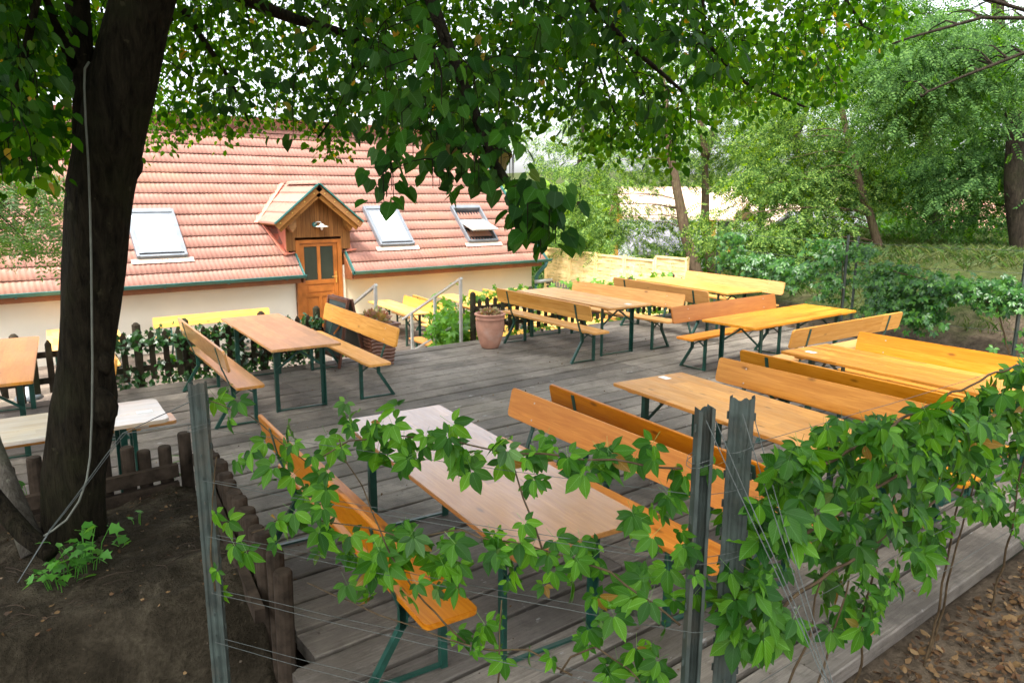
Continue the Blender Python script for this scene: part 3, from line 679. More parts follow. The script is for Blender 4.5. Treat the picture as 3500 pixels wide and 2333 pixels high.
# skylights lying on the 45 degree roof
def skylight(a0, a1, b0, b1, open_=0):
    s = math.sqrt(.5); L = (b1-b0)/s; W = a1-a0
    root = bpy.data.objects.new('skylight', None); COL.objects.link(root); root.parent = H
    root.location = Vector(((a0+a1)/2, b0, EZ+(b0-EB_)))-H.location+Vector((0,-.05*s,.05*s)); root.rotation_euler = (rad(45),0,0)
    mb = MB(); t = .055
    mb.box(-W/2,-W/2+t,0,L,-.05,.09); mb.box(W/2-t,W/2,0,L,-.05,.09); mb.box(-W/2+t,W/2-t,0,t,-.05,.075); mb.box(-W/2+t,W/2-t,L-.12,L,-.05,.10)
    o = mb.build('frame', M['grey_metal'], root, bevel=.006)
    mb = MB(); mb.box(-W/2-.12,W/2+.12,-.13,-.005,-.015,.0); o = mb.build('apron', M['lead'], root)
    if open_:
        mb = MB(); mb.box(-W/2+t,W/2-t,t,L-.12,-.04,-.03); mb.build('dark_sheet', M['black'], root)  # black sheet, darkness of the unlit room put into its colour
    sash = bpy.data.objects.new('sash', None)
    mb = MB(); mb.box(-W/2+t,-W/2+2*t,-L/2+.08,L/2-.14,.0,.03); mb.box(W/2-2*t,W/2-t,-L/2+.08,L/2-.14,0,.03); mb.box(-W/2+2*t,W/2-2*t,-L/2+.08,-L/2+.14,0,.035); mb.box(-W/2+2*t,W/2-2*t,L/2-.19,L/2-.14,0,.03)
    sa = mb.build('sash', M['grey_metal'] if not open_ else M['rail'], root); sa.location = (0, L/2, .06); sa.rotation_euler = (rad(-open_),0,0)
    mb = MB(); mb.box(-W/2+2*t,W/2-2*t,-L/2+.14,L/2-.19,.008,.018); mb.build('pane', M['pane'] if open_ else M['whiteglass'], sa)
skylight(3.24,4.24,17.14,18.10); skylight(8.90,9.90,17.17,18.12); skylight(11.62,12.62,17.17,18.12, 27)
# wall lamp over the door
L_ = empty('wall_lamp', (7.21,17.0,1.66), 0, 'white enamel lamp with green mount on the dormer above the door', 'lamp')
mb = MB(); mb.lathe([(0,-.0),(.05,0),(.05,.0)], 16); mb = MB(); mb.tube([(-.10,-.0,0),(-.10,-.05,0)], .055, 14); mb.build('mount', M['teal'], L_, smooth=False)
mb = MB(); mb.tube([(-.10,-.04,.0),(-.07,-.10,.06),(0,-.16,.06),(.02,-.17,.0)], .012, 8); mb.build('arm', M['rail'], L_)
mb = MB(); mb.lathe([(.0,.02),(.04,.015),(.05,-.01),(.15,-.045),(.15,-.052),(.045,-.025),(0,-.02)], 24, (.02,-.17)); mb.build('shade', M['enamel'], L_, smooth=True)
mb = MB(); mb.lathe([(.0,-.03),(.03,-.04),(.035,-.08),(.02,-.12),(0,-.13)], 14, (.02,-.17)); mb.build('bulb_glass', M['whiteglass'], L_, smooth=True)

# ------------------------------------------------------------------ fences
def picket_fence(a0, a1, b, zb, zt, posts, mat, label, group, ztp=.79, sp=.158, step=None, axis='a'):
    f = empty('picket_fence', (a0, b, 0) if axis == 'a' else (b, a0, 0), 0 if axis == 'a' else 90, label, 'fence', group); Ln = a1-a0
    for z in ((zb+.14), (zt-.17)):
        mb = MB(); mb.box(0, Ln, -.03, .01, z-.035, z+.035); mb.build('rail', mat, f, bevel=.004)
    x = .09
    while x < Ln-.04:
        mb = MB(); w = .034; zt_ = zt+rnd.uniform(-.015, .015); mb.prism([(x-w,zb),(x+w,zb),(x+w,zt_-.05),(x+w*.2,zt_),(x-w*.2,zt_),(x-w,zt_-.05)], 'y', -.055, -.032)
        mb.build('picket', mat, f); x += sp*rnd.uniform(.96, 1.05)
    for p in posts:
        mb = MB(); x = p-a0; mb.tube([(x,.05,-.25),(x,.05,ztp-.03),(x,.05,ztp)], [.05,.05,.02], 8); mb.build('post', mat, f)
    return f
picket_fence(-1.6, 4.25, 10.06, .07, .69, (-.7,.55,1.83,2.40,3.4,4.2), M['darkwood'], 'dark picket fence overgrown with ivy along the back left deck edge', 'wooden picket fences')
picket_fence(6.9, 12.2, 10.04, .07, .69, (6.92,8.15,9.4,10.65,11.9), M['darkwood'], 'dark picket fence behind the urn and the benches on the right', 'wooden picket fences')
picket_fence(13.2, 17.0, 14.35, -.95, -.16, (13.3,15.2,16.9), M['greypicket'], 'grey picket fence on the lower terrace below the woven panels', 'wooden picket fences', ztp=-.1, sp=.12, axis='b')
# woven larch panels
def weavemat():
    m, nt, b = new_mat('woven_larch'); t = NT(nt); c = t.coords((1,1,1)); g = t.n('NewGeometry')
    f = t.noise(c, 6, 7, .65); col = t.ramp(f, [(.3, (.66,.45,.18)), (.7, (.84,.66,.36))])
    col = t.mix(1., col, t.ramp(g.outputs['Random Per Island'], [(0, (.82,.80,.76)), (1, (1.12,1.12,1.1))]), 'MULTIPLY')
    st = t.noise(c, 3.1, 6, .7); col = t.mix(t.math('MULTIPLY', t.ramp(st, [(.6, g3(0)), (.72, g3(1))]), .5), col, (.25,.16,.06))
    t.l(col, b.inputs['Base Color']); b.inputs['Roughness'].default_value = .7; b.inputs['Specular IOR Level'].default_value = 0.15; return m
M['weave'] = weavemat()
WF = empty('woven_fence', (14.9,12.2,-1), 90, 'light yellow fence of woven wooden panels right of the house', 'fence')
edges = [12.16,13.23,14.33,15.46,16.60,17.70]
for k in range(5):
    y0, y1 = edges[k]-12.2+.02, edges[k+1]-12.2-.02; dz = (.09,-.02,-.01,.02,.05)[k]; z0, z1 = .1+dz, 1.72+dz
    mb = MB()
    for z in (z0, z1-.05): mb.box(y0, y1, -.035, .035, z, z+.05)
    for y in (y0, y1-.045): mb.box(y, y+.045, -.032, .032, z0+.05, z1-.05)
    pn = mb.build('woven_panel', M['weave'], WF)
    mb = MB(); nsl = 15; hh = (z1-z0-.12)/nsl; wd = y1-y0-.09
    for j in range(nsl):
        sgn = 1 if j%2 else -1; zc = z0+.06+hh*(j+.5); nseg = 16; vs = []; 
        for i in range(nseg+1):
            y = y0+.045+wd*i/nseg; off = sgn*.009*math.cos(2*math.pi*i/nseg)*(1) ; 
            for dx in (-.004, .004):
                for dh in (-.5, .5): vs.append((y, off+dx, zc+dh*hh*.94+.006*math.sin(i+j)))
        fs = []
        for i in range(nseg):
            p = i*4; fs += [(p, p+4, p+5, p+1), (p+2, p+3, p+7, p+6), (p+1, p+5, p+7, p+3), (p, p+2, p+6, p+4)]
        mb.add(vs, fs)
    mb.build('slats', M['weave'], pn)
    mb = MB(); mb.box((y0+y1)/2-.012, (y0+y1)/2+.012, -.012, .012, z0+.05, z1-.05); mb.build('spindle', M['weave'], pn)
for e in edges: mb = MB(); mb.box(e-12.2-.018, e-12.2+.018, -.045, .045, 0, 1.76 if e > 12.3 else 1.84); mb.build('post', M['weave'], WF)

# stair and rails
ST = MB()
for k in range(5): ST.box(5.12, 6.56, 10.0+.30*k, 10.0+.30*(k+1)+.02, -1.0, -.19*(k+1)+.0)
o = ST.build('steps', M['terr'], None); tag(o, 'wooden steps leading down from the deck between two metal rails', 'stairs')
def stair_rail(a, label, full=True):
    r = empty('stair_rail', (a, 9.95, 0), 0, label, 'railing', 'metal rails of the stairs')
    ps = ((.02,1.04,-.0),(.82,.68,-.62),(1.62,.28,-1.0)) if full else ((.02,1.04,-.0),(1.62,.28,-1.0))
    for y, zt, zb in ps: mb = MB(); mb.box(-.022,.022,y-.022,y+.022,zb,zt); mb.build('post', M['rail'], r, bevel=.003)
    mb = MB(); mb.bar((0,-.01,1.05),(0,1.95,.12),.045,.04); mb.build('handrail', M['rail'], r, bevel=.003)
    mb = MB(); mb.bar((0,.0,.36),(0,1.62,-.42),.03,.03); mb.build('lower_rail', M['rail'], r)
stair_rail(6.60, 'square metal stair rail with three posts left of the urn'); stair_rail(5.08, 'metal stair rail on the door side, one post behind the chalkboard', False)

# ------------------------------------------------------------------ pots, board
U = empty('terracotta_urn', (6.73,9.34,0), 0, 'large pinkish terracotta urn with a moulded rim at the stair top', 'pot')
mb = MB(); mb.lathe([(0,0),(.125,0),(.135,.01),(.175,.10),(.205,.22),(.222,.33),(.225,.40),(.218,.455),(.232,.463),(.232,.472),(.219,.478),(.222,.515),(.245,.522),(.247,.54),(.235,.548),(.205,.545),(.20,.50),(0,.50)], 48)
mb.build('body', M['terracotta'], U, smooth=True); mb = MB(); mb.lathe([(0,.512),(.2,.505)], 24); mb.build('soil', M['soil'], U)
TVd = np.array([(0,0,0),(.5,.3,.06),(1,0,.1),(.5,-.3,.06)]); TFd = np.array([(0,1,2,3)])
def tuft(name, c, r, n, size, mat, label, cat='plant', flat=.45, seed=1):
    q = np.random.RandomState(seed); d = nrm(q.randn(n,3)); d[:,2] = np.abs(d[:,2])
    P = np.array(c)+d*r*q.rand(n,1)**.4*np.array([1,1,flat]); X = d+.4*q.randn(n,3); Zn = q.randn(n,3)+np.array([0,0,1])
    V, F, _ = scatter(P, X, Zn, size*(.6+.8*q.rand(n)), TVd, TFd); o = fastmesh(name, V, F, mat); tag(o, label, cat); return o
tuft('succulent_plant', (6.73,9.34,.53), .17, 420, .05, M['succ'], 'reddish green houseleeks growing in the terracotta urn', seed=3)
P_ = empty('ribbed_planter', (4.78,9.36,0), 0, 'square brown planter with wavy ribs beside the chalkboard', 'pot')
mb = MB(); zz = np.linspace(0, .60, 61)
vs = []; n = 4*10
for z in zz:
    w = .155+.075*z/.6+.007*math.sin(z*2*math.pi/.052)
    if z > .56: w = .245
    for k in range(4):
        for i in range(10):
            t = -1+2*i/10; x, y = (t,-1) if k == 0 else (1,t) if k == 1 else (-t,1) if k == 2 else (-1,-t); vs.append((x*w, y*w, z+.006*math.sin(8*t+k)*(z < .55)))
vs2 = [(v[0]*.82, v[1]*.82, .60) for v in vs[-n:]]+[(v[0]*.82, v[1]*.82, .53) for v in vs[-n:]]
vs += vs2; rows = len(zz)+2
mb.add(vs, [(r*n+i, r*n+(i+1)%n, (r+1)*n+(i+1)%n, (r+1)*n+i) for r in range(rows-1) for i in range(n)]+[tuple(range((rows-1)*n, rows*n))]); mb.build('body', M['planter'], P_)
tuft('potted_plant', (4.74,9.38,.56), .20, 160, .11, M['succ'], 'pale yellow green plant in the brown ribbed planter', seed=5, flat=.9)
BD = empty('chalkboard_stand', (4.40,9.72,0), 0, 'folding A shaped chalkboard with dark wooden frame behind the honey bench', 'sign')
for s in (-1, 1):
    pr = bpy.data.objects.new('panel', None)
    mb = MB(); bot = s*.20; top = s*.025
    for y in (-.31,.31): mb.bar((bot,y,0),(top,y,.95),.035,.045)
    for z in (.14,.92): f = z/.95; x = bot+(top-bot)*f; mb.bar((x,-.31,z),(x,.31,z),.03,.05)
    fr = mb.build('frame', M['dkframe'], BD, bevel=.004)
    mb = MB(); mb.add([(bot+(top-bot)*.16+s*.004,-.30,.155),(bot+(top-bot)*.16+s*.004,.30,.155),(top*1.2+s*.004,.30,.905),(top*1.2+s*.004,-.30,.905)], [(0,1,2,3)])
    vs = mb.v[:]; mb.add([(v[0]-s*.01, v[1], v[2]) for v in vs], [(3,2,1,0)]); mb.build('board', M['slate'], BD)
mb = MB(); mb.bar((-.16,-.3,.2),(.16,-.3,.2),.02,.01); mb.bar((-.05,-.28,.70),(-.16,-.1,.45),.02); mb.build('strut', M['doorwood'], BD)
G_ = empty('garden_lantern', (.70,11.3,-1), 0, 'small grey metal lantern behind the left picket fence', 'lamp')
mb = MB(); mb.tube([(0,0,0),(0,0,.72)], .012, 8); mb.build('stake', M['steel'], G_); mb = MB(); mb.lathe([(0,.92),(.05,.90),(.13,.80),(.17,.74),(.16,.73),(0,.76)], 20); mb.build('hood', M['grey_metal'], G_, smooth=True)

# ------------------------------------------------------------------ palisade round the mound
PL = empty('log_palisade', (1.2,5.4,0), 0, 'dark palisade of short round logs holding the earth mound', 'fence')
def plog(x, y, zt, zb=-.1, r=.044):
    mb = MB(); tl = (rnd.uniform(-.012,.012), rnd.uniform(-.012,.012)); mb.tube([(x-1.2,y-5.4,zb),(x-1.2+tl[0],y-5.4+tl[1],zt-.012),(x-1.2+tl[0],y-5.4+tl[1],zt)], [r,r,r*.86], 12); mb.build('log', M['palwood'], PL)
n = 19
for k in range(n):
    f = k/(n-1); plog(1.33-.17*f, 5.32-(5.32-3.62)*f, .66-.03*f+rnd.uniform(-.03,.03))
plog(1.17, 3.50, .60, -.2, .044); plog(1.15, 3.38, .55, -.3, .046)
for k in range(26):
    x = 1.22-.128*k
    if k in (9, 16): continue
    plog(x+rnd.uniform(-.015,.015), 5.42+.02*k*.2, .70+rnd.uniform(-.05,.045)-.06*(k in (1,2)))
for z, h in ((.47,.09),(.33,.11)):
    mb = MB(); mb.bar((1.15-1.2,5.36-5.4,z),(-2.2-1.2,5.46-5.4,z-.10),.05,h); mb.build('rail', M['palwood'], PL)
mb = MB(); mb.bar((1.24-1.2,5.20-5.4,.58),(1.06-1.2,3.45-5.4,.30),.05,.08); mb.build('rail', M['palwood'], PL)

# ------------------------------------------------------------------ steel trellis in front
def upost(name, x, y, zt, zb, th, w, d, parent, mat, flip=1, hooks=False):
    # open profile with ribs and lips, real 2 mm sheet, hooks and slots along it
    prof = [(-w/2+.010,d*flip),(-w/2,d*flip),(-w/2,0)]
    for i in range(1, 12):
        xx = -w/2+w*i/12; prof.append((xx, (.005 if i in (3,4,8,9) else (-.003 if i in (6,) else 0))*flip))
    prof += [(w/2,0),(w/2,d*flip),(w/2-.010,d*flip)]
    P = [Vector(p) for p in prof]; t = .0022; inner = []
    for i, p in enumerate(P):
        dd = (P[min(i+1,len(P)-1)]-P[max(i-1,0)]).normalized(); inner.append(p+Vector((-dd.y, dd.x))*t)
    poly = [tuple(p) for p in P]+[tuple(p) for p in reversed(inner)]
    c, s = math.cos(rad(th)), math.sin(rad(th))
    mb = MB(); n = len(P); lv = [zb+(zt-zb)*k/14 for k in range(15)]; vs = []
    for z in lv:
        for px, py in poly:
            zz_ = z+(.006*math.sin(px*160) if z == lv[-1] else 0)+(.01 if z == lv[-1] and px > w*.3 else 0)
            vs.append((x+px*c-py*s, y+px*s+py*c, zz_))
    m_ = len(poly); fs = [(k*m_+i, k*m_+(i+1)%m_, (k+1)*m_+(i+1)%m_, (k+1)*m_+i) for k in range(14) for i in range(m_)]
    for k in (0, 14):
        for i in range(n-1): fs.append((k*m_+i, k*m_+i+1, k*m_+m_-2-i, k*m_+m_-1-i))
    mb.add(vs, fs)
    z = zt-.06
    post = mb.build(name, mat, parent)
    while hooks and z > zb+.05:
        for px in (-w/2-.003, w/2+.003):
            py = d*.5*flip; X, Y = x+px*c-py*s, y+px*s+py*c; hk = MB(); hk.tube([(X,Y,z-.014),(X,Y,z+.012)], .0045, 6); hk.build('hook', M['steel'], post)
        py = -.004*flip; X, Y = x-py*s, y+py*c; hk = MB(); hk.tube([(X,Y,z-.045),(X,Y,z-.033)], .004, 6); hk.build('hook', M['steel'], post)
        z -= .105
    return post
TR = empty('front_trellis', (0,0,0), 0, 'steel vineyard posts with stretched wires in the foreground', 'trellis')
LPX, LPY = .775, 3.16
upost('post', LPX, LPY, 1.60, -.15, -35, .068, .034, TR, M['steel'], 1, True)
upost('post', 1.90, 1.46, 1.70, -.2, -28, .052, .036, TR, M['steel'], -1, True)
upost('post', 2.055, 1.42, 1.71, -.2, -52, .080, .036, TR, M['steel'], 1, True)
upost('post', 5.6, 1.35, 1.7, -.2, -40, .06, .034, TR, M['steel'], 1); upost('post', 9.0, 1.35, 1.7, -.2, -40, .06, .034, TR, M['steel'], 1)
upost('post', 12.4, 1.35, 1.7, -.2, -40, .06, .034, TR, M['steel'], 1)
def wire(pts, r=.0012, parent=TR, name='wire', sag=0):
    P = []
    for (p, q) in zip(pts[:-1], pts[1:]):
        p, q = Vector(p), Vector(q); n = 14
        for i in range(n): f = i/n; v = p.lerp(q, f); v.z += -sag*4*f*(1-f)+.006*noise.noise(v*3); P.append(v)
    P.append(Vector(pts[-1])); mb = MB(); mb.tube(P, r, 6); return mb.build(name, M['wire'], parent)
for z0, dz in ((1.40,.0),(1.17,.03),(.92,.03),(.66,.03),(.42,.03)):
    wire([(LPX+.03,LPY-.02,z0+.01),(1.90,1.47,z0),(2.10,1.40,z0)], sag=.006)
    if dz: wire([(LPX-.02,LPY-.05,z0+dz),(1.86,1.42,z0+dz*.4),(2.08,1.38,z0)], sag=.012)
    wire([(2.05,1.43,z0+.14),(5.6,1.35,z0+.12),(9,1.35,z0+.12),(12.4,1.35,z0+.12)], sag=.01)
# rings round the posts, crossed tie wires down to the ground, tensioners
for (cx, cy, z, r) in ((LPX,LPY,1.43,.045),(LPX,LPY,1.415,.047),(LPX,LPY,1.56,.04),(1.90,1.46,1.53,.042),(1.90,1.46,1.515,.045),(2.05,1.43,1.545,.05)):
    wire([(cx+r*math.cos(t/10*2*math.pi), cy+r*math.sin(t/10*2*math.pi), z+.01*math.sin(t)) for t in range(11)])
gp = at(2830,2350,2.0)
for s0, e in (((1.88,1.43,1.67),gp),((1.93,1.43,1.66),gp+np.array([.012,0,0])),((2.03,1.40,1.67),gp+np.array([.02,.01,0])),((2.10,1.40,1.64),gp+np.array([.03,.0,0]))):
    wire([s0, tuple(gp*.42+np.array(s0)*.58+np.array([.0,.0,0])), tuple(e), tuple(e+(np.array(e)-np.array(gp)*.3-np.array(s0)*.7)*.0+np.array([.12,-.10,-.55]))], .0017)
w1 = wire([(LPX-.03,LPY,1.53), tuple(at(420,1480,3.2)), tuple(at(170,1810,3.45)), tuple(at(60,1990,3.3))], .0022)
wire([(LPX-.03,LPY,1.44), tuple(at(430,1480,3.22)), tuple(at(172,1812,3.44)), tuple(at(60,1990,3.3))], .0018)
def tensioner(c):
    c = Vector(c); mb = MB(); d = Vector((.55,-.82,0)).normalized()
    for s in (-1, 1): mb.tube([c-d*.05+Vector((0,0,.0)), c-d*.04+Vector((0,0,s*.017)), c+d*.04+Vector((0,0,s*.017)), c+d*.05], .0035, 6)
    mb.tube([c+Vector((0,0,-.02)), c+Vector((0,0,.02))], .009, 8); mb.tube([c-d*.0+Vector((-.012,0,0)), c+Vector((.012,0,0))], .007, 8); mb.build('wire_tensioner', M['steel'], TR)
tensioner((1.80,1.60,1.195)); tensioner((1.79,1.62,.945))
# far right trellis behind the deck
TB = empty('rear_trellis', (0,0,0), 0, 'overgrown trellis of thin posts and wires on the dirt bank right of the deck', 'trellis')
RP = [(12.35,1.2),(12.15,3.9),(12.10,6.5),(13.1,9.9)]
for i, (x, y) in enumerate(RP):
    zb = float(terr(x, y))-.1; upost('post', x, y, 1.72 if i < 3 else 1.6, zb, 40, .06, .034, TB, M['steel']); 
    if i == 2: upost('post', x+.10, y-.12, 1.70, zb, 20, .06, .034, TB, M['steel'])
for (x0, y0), (x1, y1) in zip(RP[:-1], RP[1:]):
    for z in (.45,.9,1.3,1.62): wire([(x0,y0,z),(x1,y1,z)], .003, TB, sag=.03)
WHERE = {}
# ------------------------------------------------------------------ foliage templates
def bound(pts, x): return np.interp(x, [p[0] for p in pts], [p[1] for p in pts])
# heart shaped leaf, folded at the midrib, two 5-gons -> use quads
HT = np.array([(0,0,0),(-.06,.26,.05),(.22,.44,.09),(.60,.36,.05),(1.0,0,-.12),(.60,-.36,.05),(.22,-.44,.09),(-.06,-.26,.05),(.35,0,-.02),(.70,0,-.05)])
HF = np.array([(0,8,2,1),(8,9,3,2),(0,7,6,8),(8,6,5,9),(9,4,4,3),(9,5,4,4)])
HF = np.array([(0,8,2),(0,2,1),(8,9,3),(8,3,2),(9,4,3),(0,7,6),(0,6,8),(8,6,5),(8,5,9),(9,5,4)])
HUV = np.array([(x, .5+y) for x, y, z in HT]).clip(0, 1)
# serrate leaflet
def leaflet():
    xs = [0,.12,.26,.42,.58,.74,.88,1.0]; w = [.0,.11,.19,.235,.225,.165,.08,0]; V = []; UV = []
    for i, (x, ww) in enumerate(zip(xs, w)): V.append((x,0,-.10*x*x)); UV.append((x,.5))
    for s in (1,-1):
        for i in range(1,7): V.append((xs[i]-.02, s*w[i], .05*w[i]*4-.10*xs[i]**2)); UV.append((xs[i], .5+s*.5*min(1, w[i]/.235)))
    F = []
    for s, o in ((0,8),(1,14)):
        for i in range(7):
            a, b = i, i+1; c = o+i if i < 6 else None; d = o+i-1 if i > 0 else None
            if d is None: t = [(a,b,c)]
            elif c is None: t = [(a,b,d)]
            else: t = [(a,b,c),(a,c,d)]
            F += [x if s == 0 else x[::-1] for x in t]
    return np.array(V), np.array(F), np.array(UV)
LV, LF, LUV = leaflet()
def palmate(n5=((0,1.0),(46,.92),(-46,.92),(98,.62),(-98,.62))):
    V = []; F = []; UV = []
    for ang, s in n5:
        c, q = math.cos(rad(ang)), math.sin(rad(ang)); st = .10
        X = (LV[:,0]*s+st); Y = LV[:,1]*s*1.06; Zz = LV[:,2]*s*1.6
        V.append(np.stack([X*c-Y*q, X*q+Y*c, Zz-.05*abs(ang)/90], 1)); F.append(LF+len(LV)*(len(V)-1)); UV.append(LUV)
    # petiole: thin strip behind
    k = sum(len(v) for v in V); V.append(np.array([(-.55,-.008,.16),(-.55,.008,.16),(.1,.008,0),(.1,-.008,0)])); F.append(np.array([(k,k+1,k+2),(k,k+2,k+3)])); UV.append(np.full((4,2), .5))
    return np.concatenate(V), np.concatenate(F), np.concatenate(UV)
PV, PF, PUV = palmate()
# small ivy leaf
IT = np.array([(0,0,0),(.1,.42,.03),(.42,.30,.05),(.55,.5,.02),(.62,.2,.05),(1,0,-.06),(.62,-.2,.05),(.55,-.5,.02),(.42,-.30,.05),(.1,-.42,.03)])
IF = np.array([(0,2,1),(0,4,2),(2,4,3),(0,5,4),(0,9,8),(0,8,6),(8,7,6),(0,6,5)])
# pinnate locust leaf: rachis with pairs of leaflets
def pinnate(pairs=6, ln=.23, wd=.125, droop=.25):
    V = []; F = []
    def q(x, y, ang, l, w):
        c, s = math.cos(ang), math.sin(ang); k = len(V); z0 = -droop*x*x
        for u, v in ((0,0),(.5,w/l/1.),(1,0),(.5,-w/l/1.)):
            X = x+(u*c)*l-(v*s)*l; Y = y+(u*s)*l+(v*c)*l; V.append((X, Y, z0-.25*abs(Y)))
        F.append((k,k+1,k+2,k+3))
    for i in range(pairs):
        x = .14+.80*i/(pairs-1); l = ln*(1-.35*abs(i/(pairs-1)-.45))
        for s in (1,-1): q(x, 0, s*rad(68), l, wd*.5)
    q(.96, 0, 0, ln, wd*.5); q(0, 0, 0, .98, .006)
    return np.array(V), np.array(F)
NV, NF = pinnate(); 

# ------------------------------------------------------------------ linden tree
LT_ = empty('linden_tree', (.4,4.78,.3), 0, 'big dark linden tree on the earth mound, crown hanging across the whole top', 'tree')
def tparent(o, root): o.parent = root; o.matrix_parent_inverse = root.matrix_basis.inverted() if False else o.matrix_parent_inverse; o.location = Vector(o.location)-root.location; return o
tr = [(.39,4.80,.05,.24),(.41,4.785,.25,.195),(.425,4.775,.37,.172),(.45,4.76,.6,.162),(.475,4.745,.82,.160),(.505,4.72,1.0,.158),(.535,4.70,1.17,.160),(.555,4.69,1.26,.158),(.575,4.665,1.46,.142),(.605,4.64,1.65,.143),(.635,4.62,1.84,.147),(.68,4.58,2.1,.155),(.725,4.545,2.41,.168),(.765,4.515,2.59,.168),(.81,4.49,2.80,.168),(.88,4.43,3.05,.163),(.97,4.365,3.34,.153),(1.13,4.25,3.9,.14),(1.4,4.1,4.6,.12),(1.7,3.9,5.4,.10),(2.0,3.8,6.4,.07)]
dn = []
for (p, q) in zip(tr[:-1], tr[1:]):
    for i in range(4): f = i/4; dn.append(tuple(p[j]*(1-f)+q[j]*f for j in range(4)))
mb = MB(); mb.tube([d[:3] for d in dn], [d[3] for d in dn], 28, .16)
st = [(.66,4.60,2.55,.05),(.69,4.575,2.85,.052),(.70,4.56,3.06,.045),(.70,4.56,3.34,.054),(.68,4.6,3.9,.05),(.5,4.8,4.8,.04),(.3,5.2,5.8,.03)]
mb.tube([s[:3] for s in st], [s[3]*1.15 for s in st], 14, .1)
for (u, v, Y, r) in ((375,1390,3.98,.075),(395,1000,4.05,.04),(478,560,4.1,.055),(455,600,4.08,.05),(385,1240,4.0,.045)):
    c = at(u-25, v, Y); mb.tube([c+np.array([0,0,-r*1.6]), c+np.array([0,0,-r*.7]), c, c+np.array([0,0,r*.8]), c+np.array([0,0,r*1.5])], [r*.25,r*.85,r,r*.8,r*.2], 12, .3)
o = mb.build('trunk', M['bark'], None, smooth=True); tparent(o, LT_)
# main limbs
limbs = []
def limb(pts, r0, r1, mb, n=8):
    P = [Vector(p) for p in pts]; out = []
    for p, q in zip(P[:-1], P[1:]):
        k = max(2, int((q-p).length/.25))
        for i in range(k):
            v = p.lerp(q, i/k); w = Vector((noise.noise(v*1.1), noise.noise(v*1.1+Vector((9,0,0))), noise.noise(v*1.1+Vector((0,9,0)))))*.06; out.append(v+w)
    out.append(P[-1]); rs = [r0+(r1-r0)*i/(len(out)-1) for i in range(len(out))]
    mb.tube(out, rs, n, .1); limbs.extend([(v, r) for v, r in zip(out, rs)])
mb = MB()
ap = lambda u, v, Y: tuple(at(u, v, Y))
limb([(.95,4.38,3.3), ap(720,-60,4.8), ap(1000,60,5.6), ap(1350,170,6.2), ap(1700,260,6.4)], .06, .015, mb)
limb([(1.1,4.25,3.8), ap(1300,-300,4.2), ap(1480,20,3.6), ap(1600,330,3.1), ap(1690,540,2.85), ap(1790,690,2.7), ap(1880,760,2.62)], .05, .006, mb)
limb([(1.2,4.2,4.1), ap(1700,-350,4.5), ap(1980,-60,4.4), ap(2150,160,4.6), ap(2330,310,4.8)], .055, .01, mb)
limb([(1.4,4.1,4.6), ap(2200,-450,6), ap(2420,-20,6.4), ap(2430,130,6.4), ap(2560,280,6.6), ap(2760,370,6.8)], .06, .01, mb)
limb([(1.5,4.0,4.9), ap(2500,-500,5.5), ap(2800,-100,6), ap(2950,90,6)], .05, .01, mb)
limb([(.9,4.42,3.1), ap(640,60,4.7), ap(760,260,5.2), ap(850,420,5.5)], .03, .006, mb)
limb([(.66,4.6,3.0), ap(120,-50,3.6), ap(60,260,3.7), ap(20,500,3.8)], .03, .006, mb)
limb([(1.3,4.15,4.3), ap(1250,-350,5.5), ap(1230,20,6.2), ap(1200,330,6.6), ap(1080,480,6.8)], .04, .008, mb)
limb([(1.7,3.9,5.4), ap(1900,-600,8), ap(2000,100,8.6), ap(2100,380,8.8), ap(2200,480,8.8)], .05, .01, mb)
YM = [(0,620),(230,620),(330,590),(460,590),(540,555),(600,500),(690,515),(760,530),(800,430),(880,495),(930,515),(960,460),(1040,490),(1100,550),(1200,585),(1290,560),(1400,590),(1480,620),(1530,690),(1700,760),(1950,760),(1975,600),(2060,560),(2130,520),(2300,590),(2400,420),(2530,440),(2640,395),(2760,395),(2850,365),(2900,240),(3050,165),(3110,-20),(3500,-60)]
clusters = []   # (pos, leafsize, nleaf, kind)
rs = np.random.RandomState(5)
def try_cluster(u, v, Y, size, n, kind, margin=40, thr=.22):
    if v > bound(YM, u)-margin: return
    P = at(u, v, Y)
    if 130 < u < 620 and v < 640 and Y < 4.9: return
    if noise.noise(Vector(P*1.25)) > thr: return
    clusters.append((P, size, n, kind))
for k in range(5600):
    u = rs.uniform(-150, 3150); v = rs.uniform(-200, 1)+max(0, rs.uniform(0, 1))*700
    if 1180 < u < 1990 and v > 430: continue
    Y = (rs.uniform(4.6, 8.6) if rs.rand() < .5 else rs.uniform(7.5, 12.5)) if u > 420 else rs.uniform(3.0, 6.5)
    t = .20
    if 500 < u < 1400 and 100 < v < 480: t = .13
    if u > 2350: t = .10
    try_cluster(u, v, Y, rs.uniform(.044,.060), 10, 0, 45 if Y > 5 else 70, t)
for k in range(120):   # mid-depth layer
    u = rs.uniform(700, 2500); v = rs.uniform(-200, 420); try_cluster(u, v, rs.uniform(3.3,4.6), rs.uniform(.055,.07), 9, 1, 80, .15)
for k in range(90):
    u = rs.uniform(-100, 420); v = rs.uniform(-200, 330); try_cluster(u, v, rs.uniform(2.9,3.8), .075, 8, 1, 80, .3)
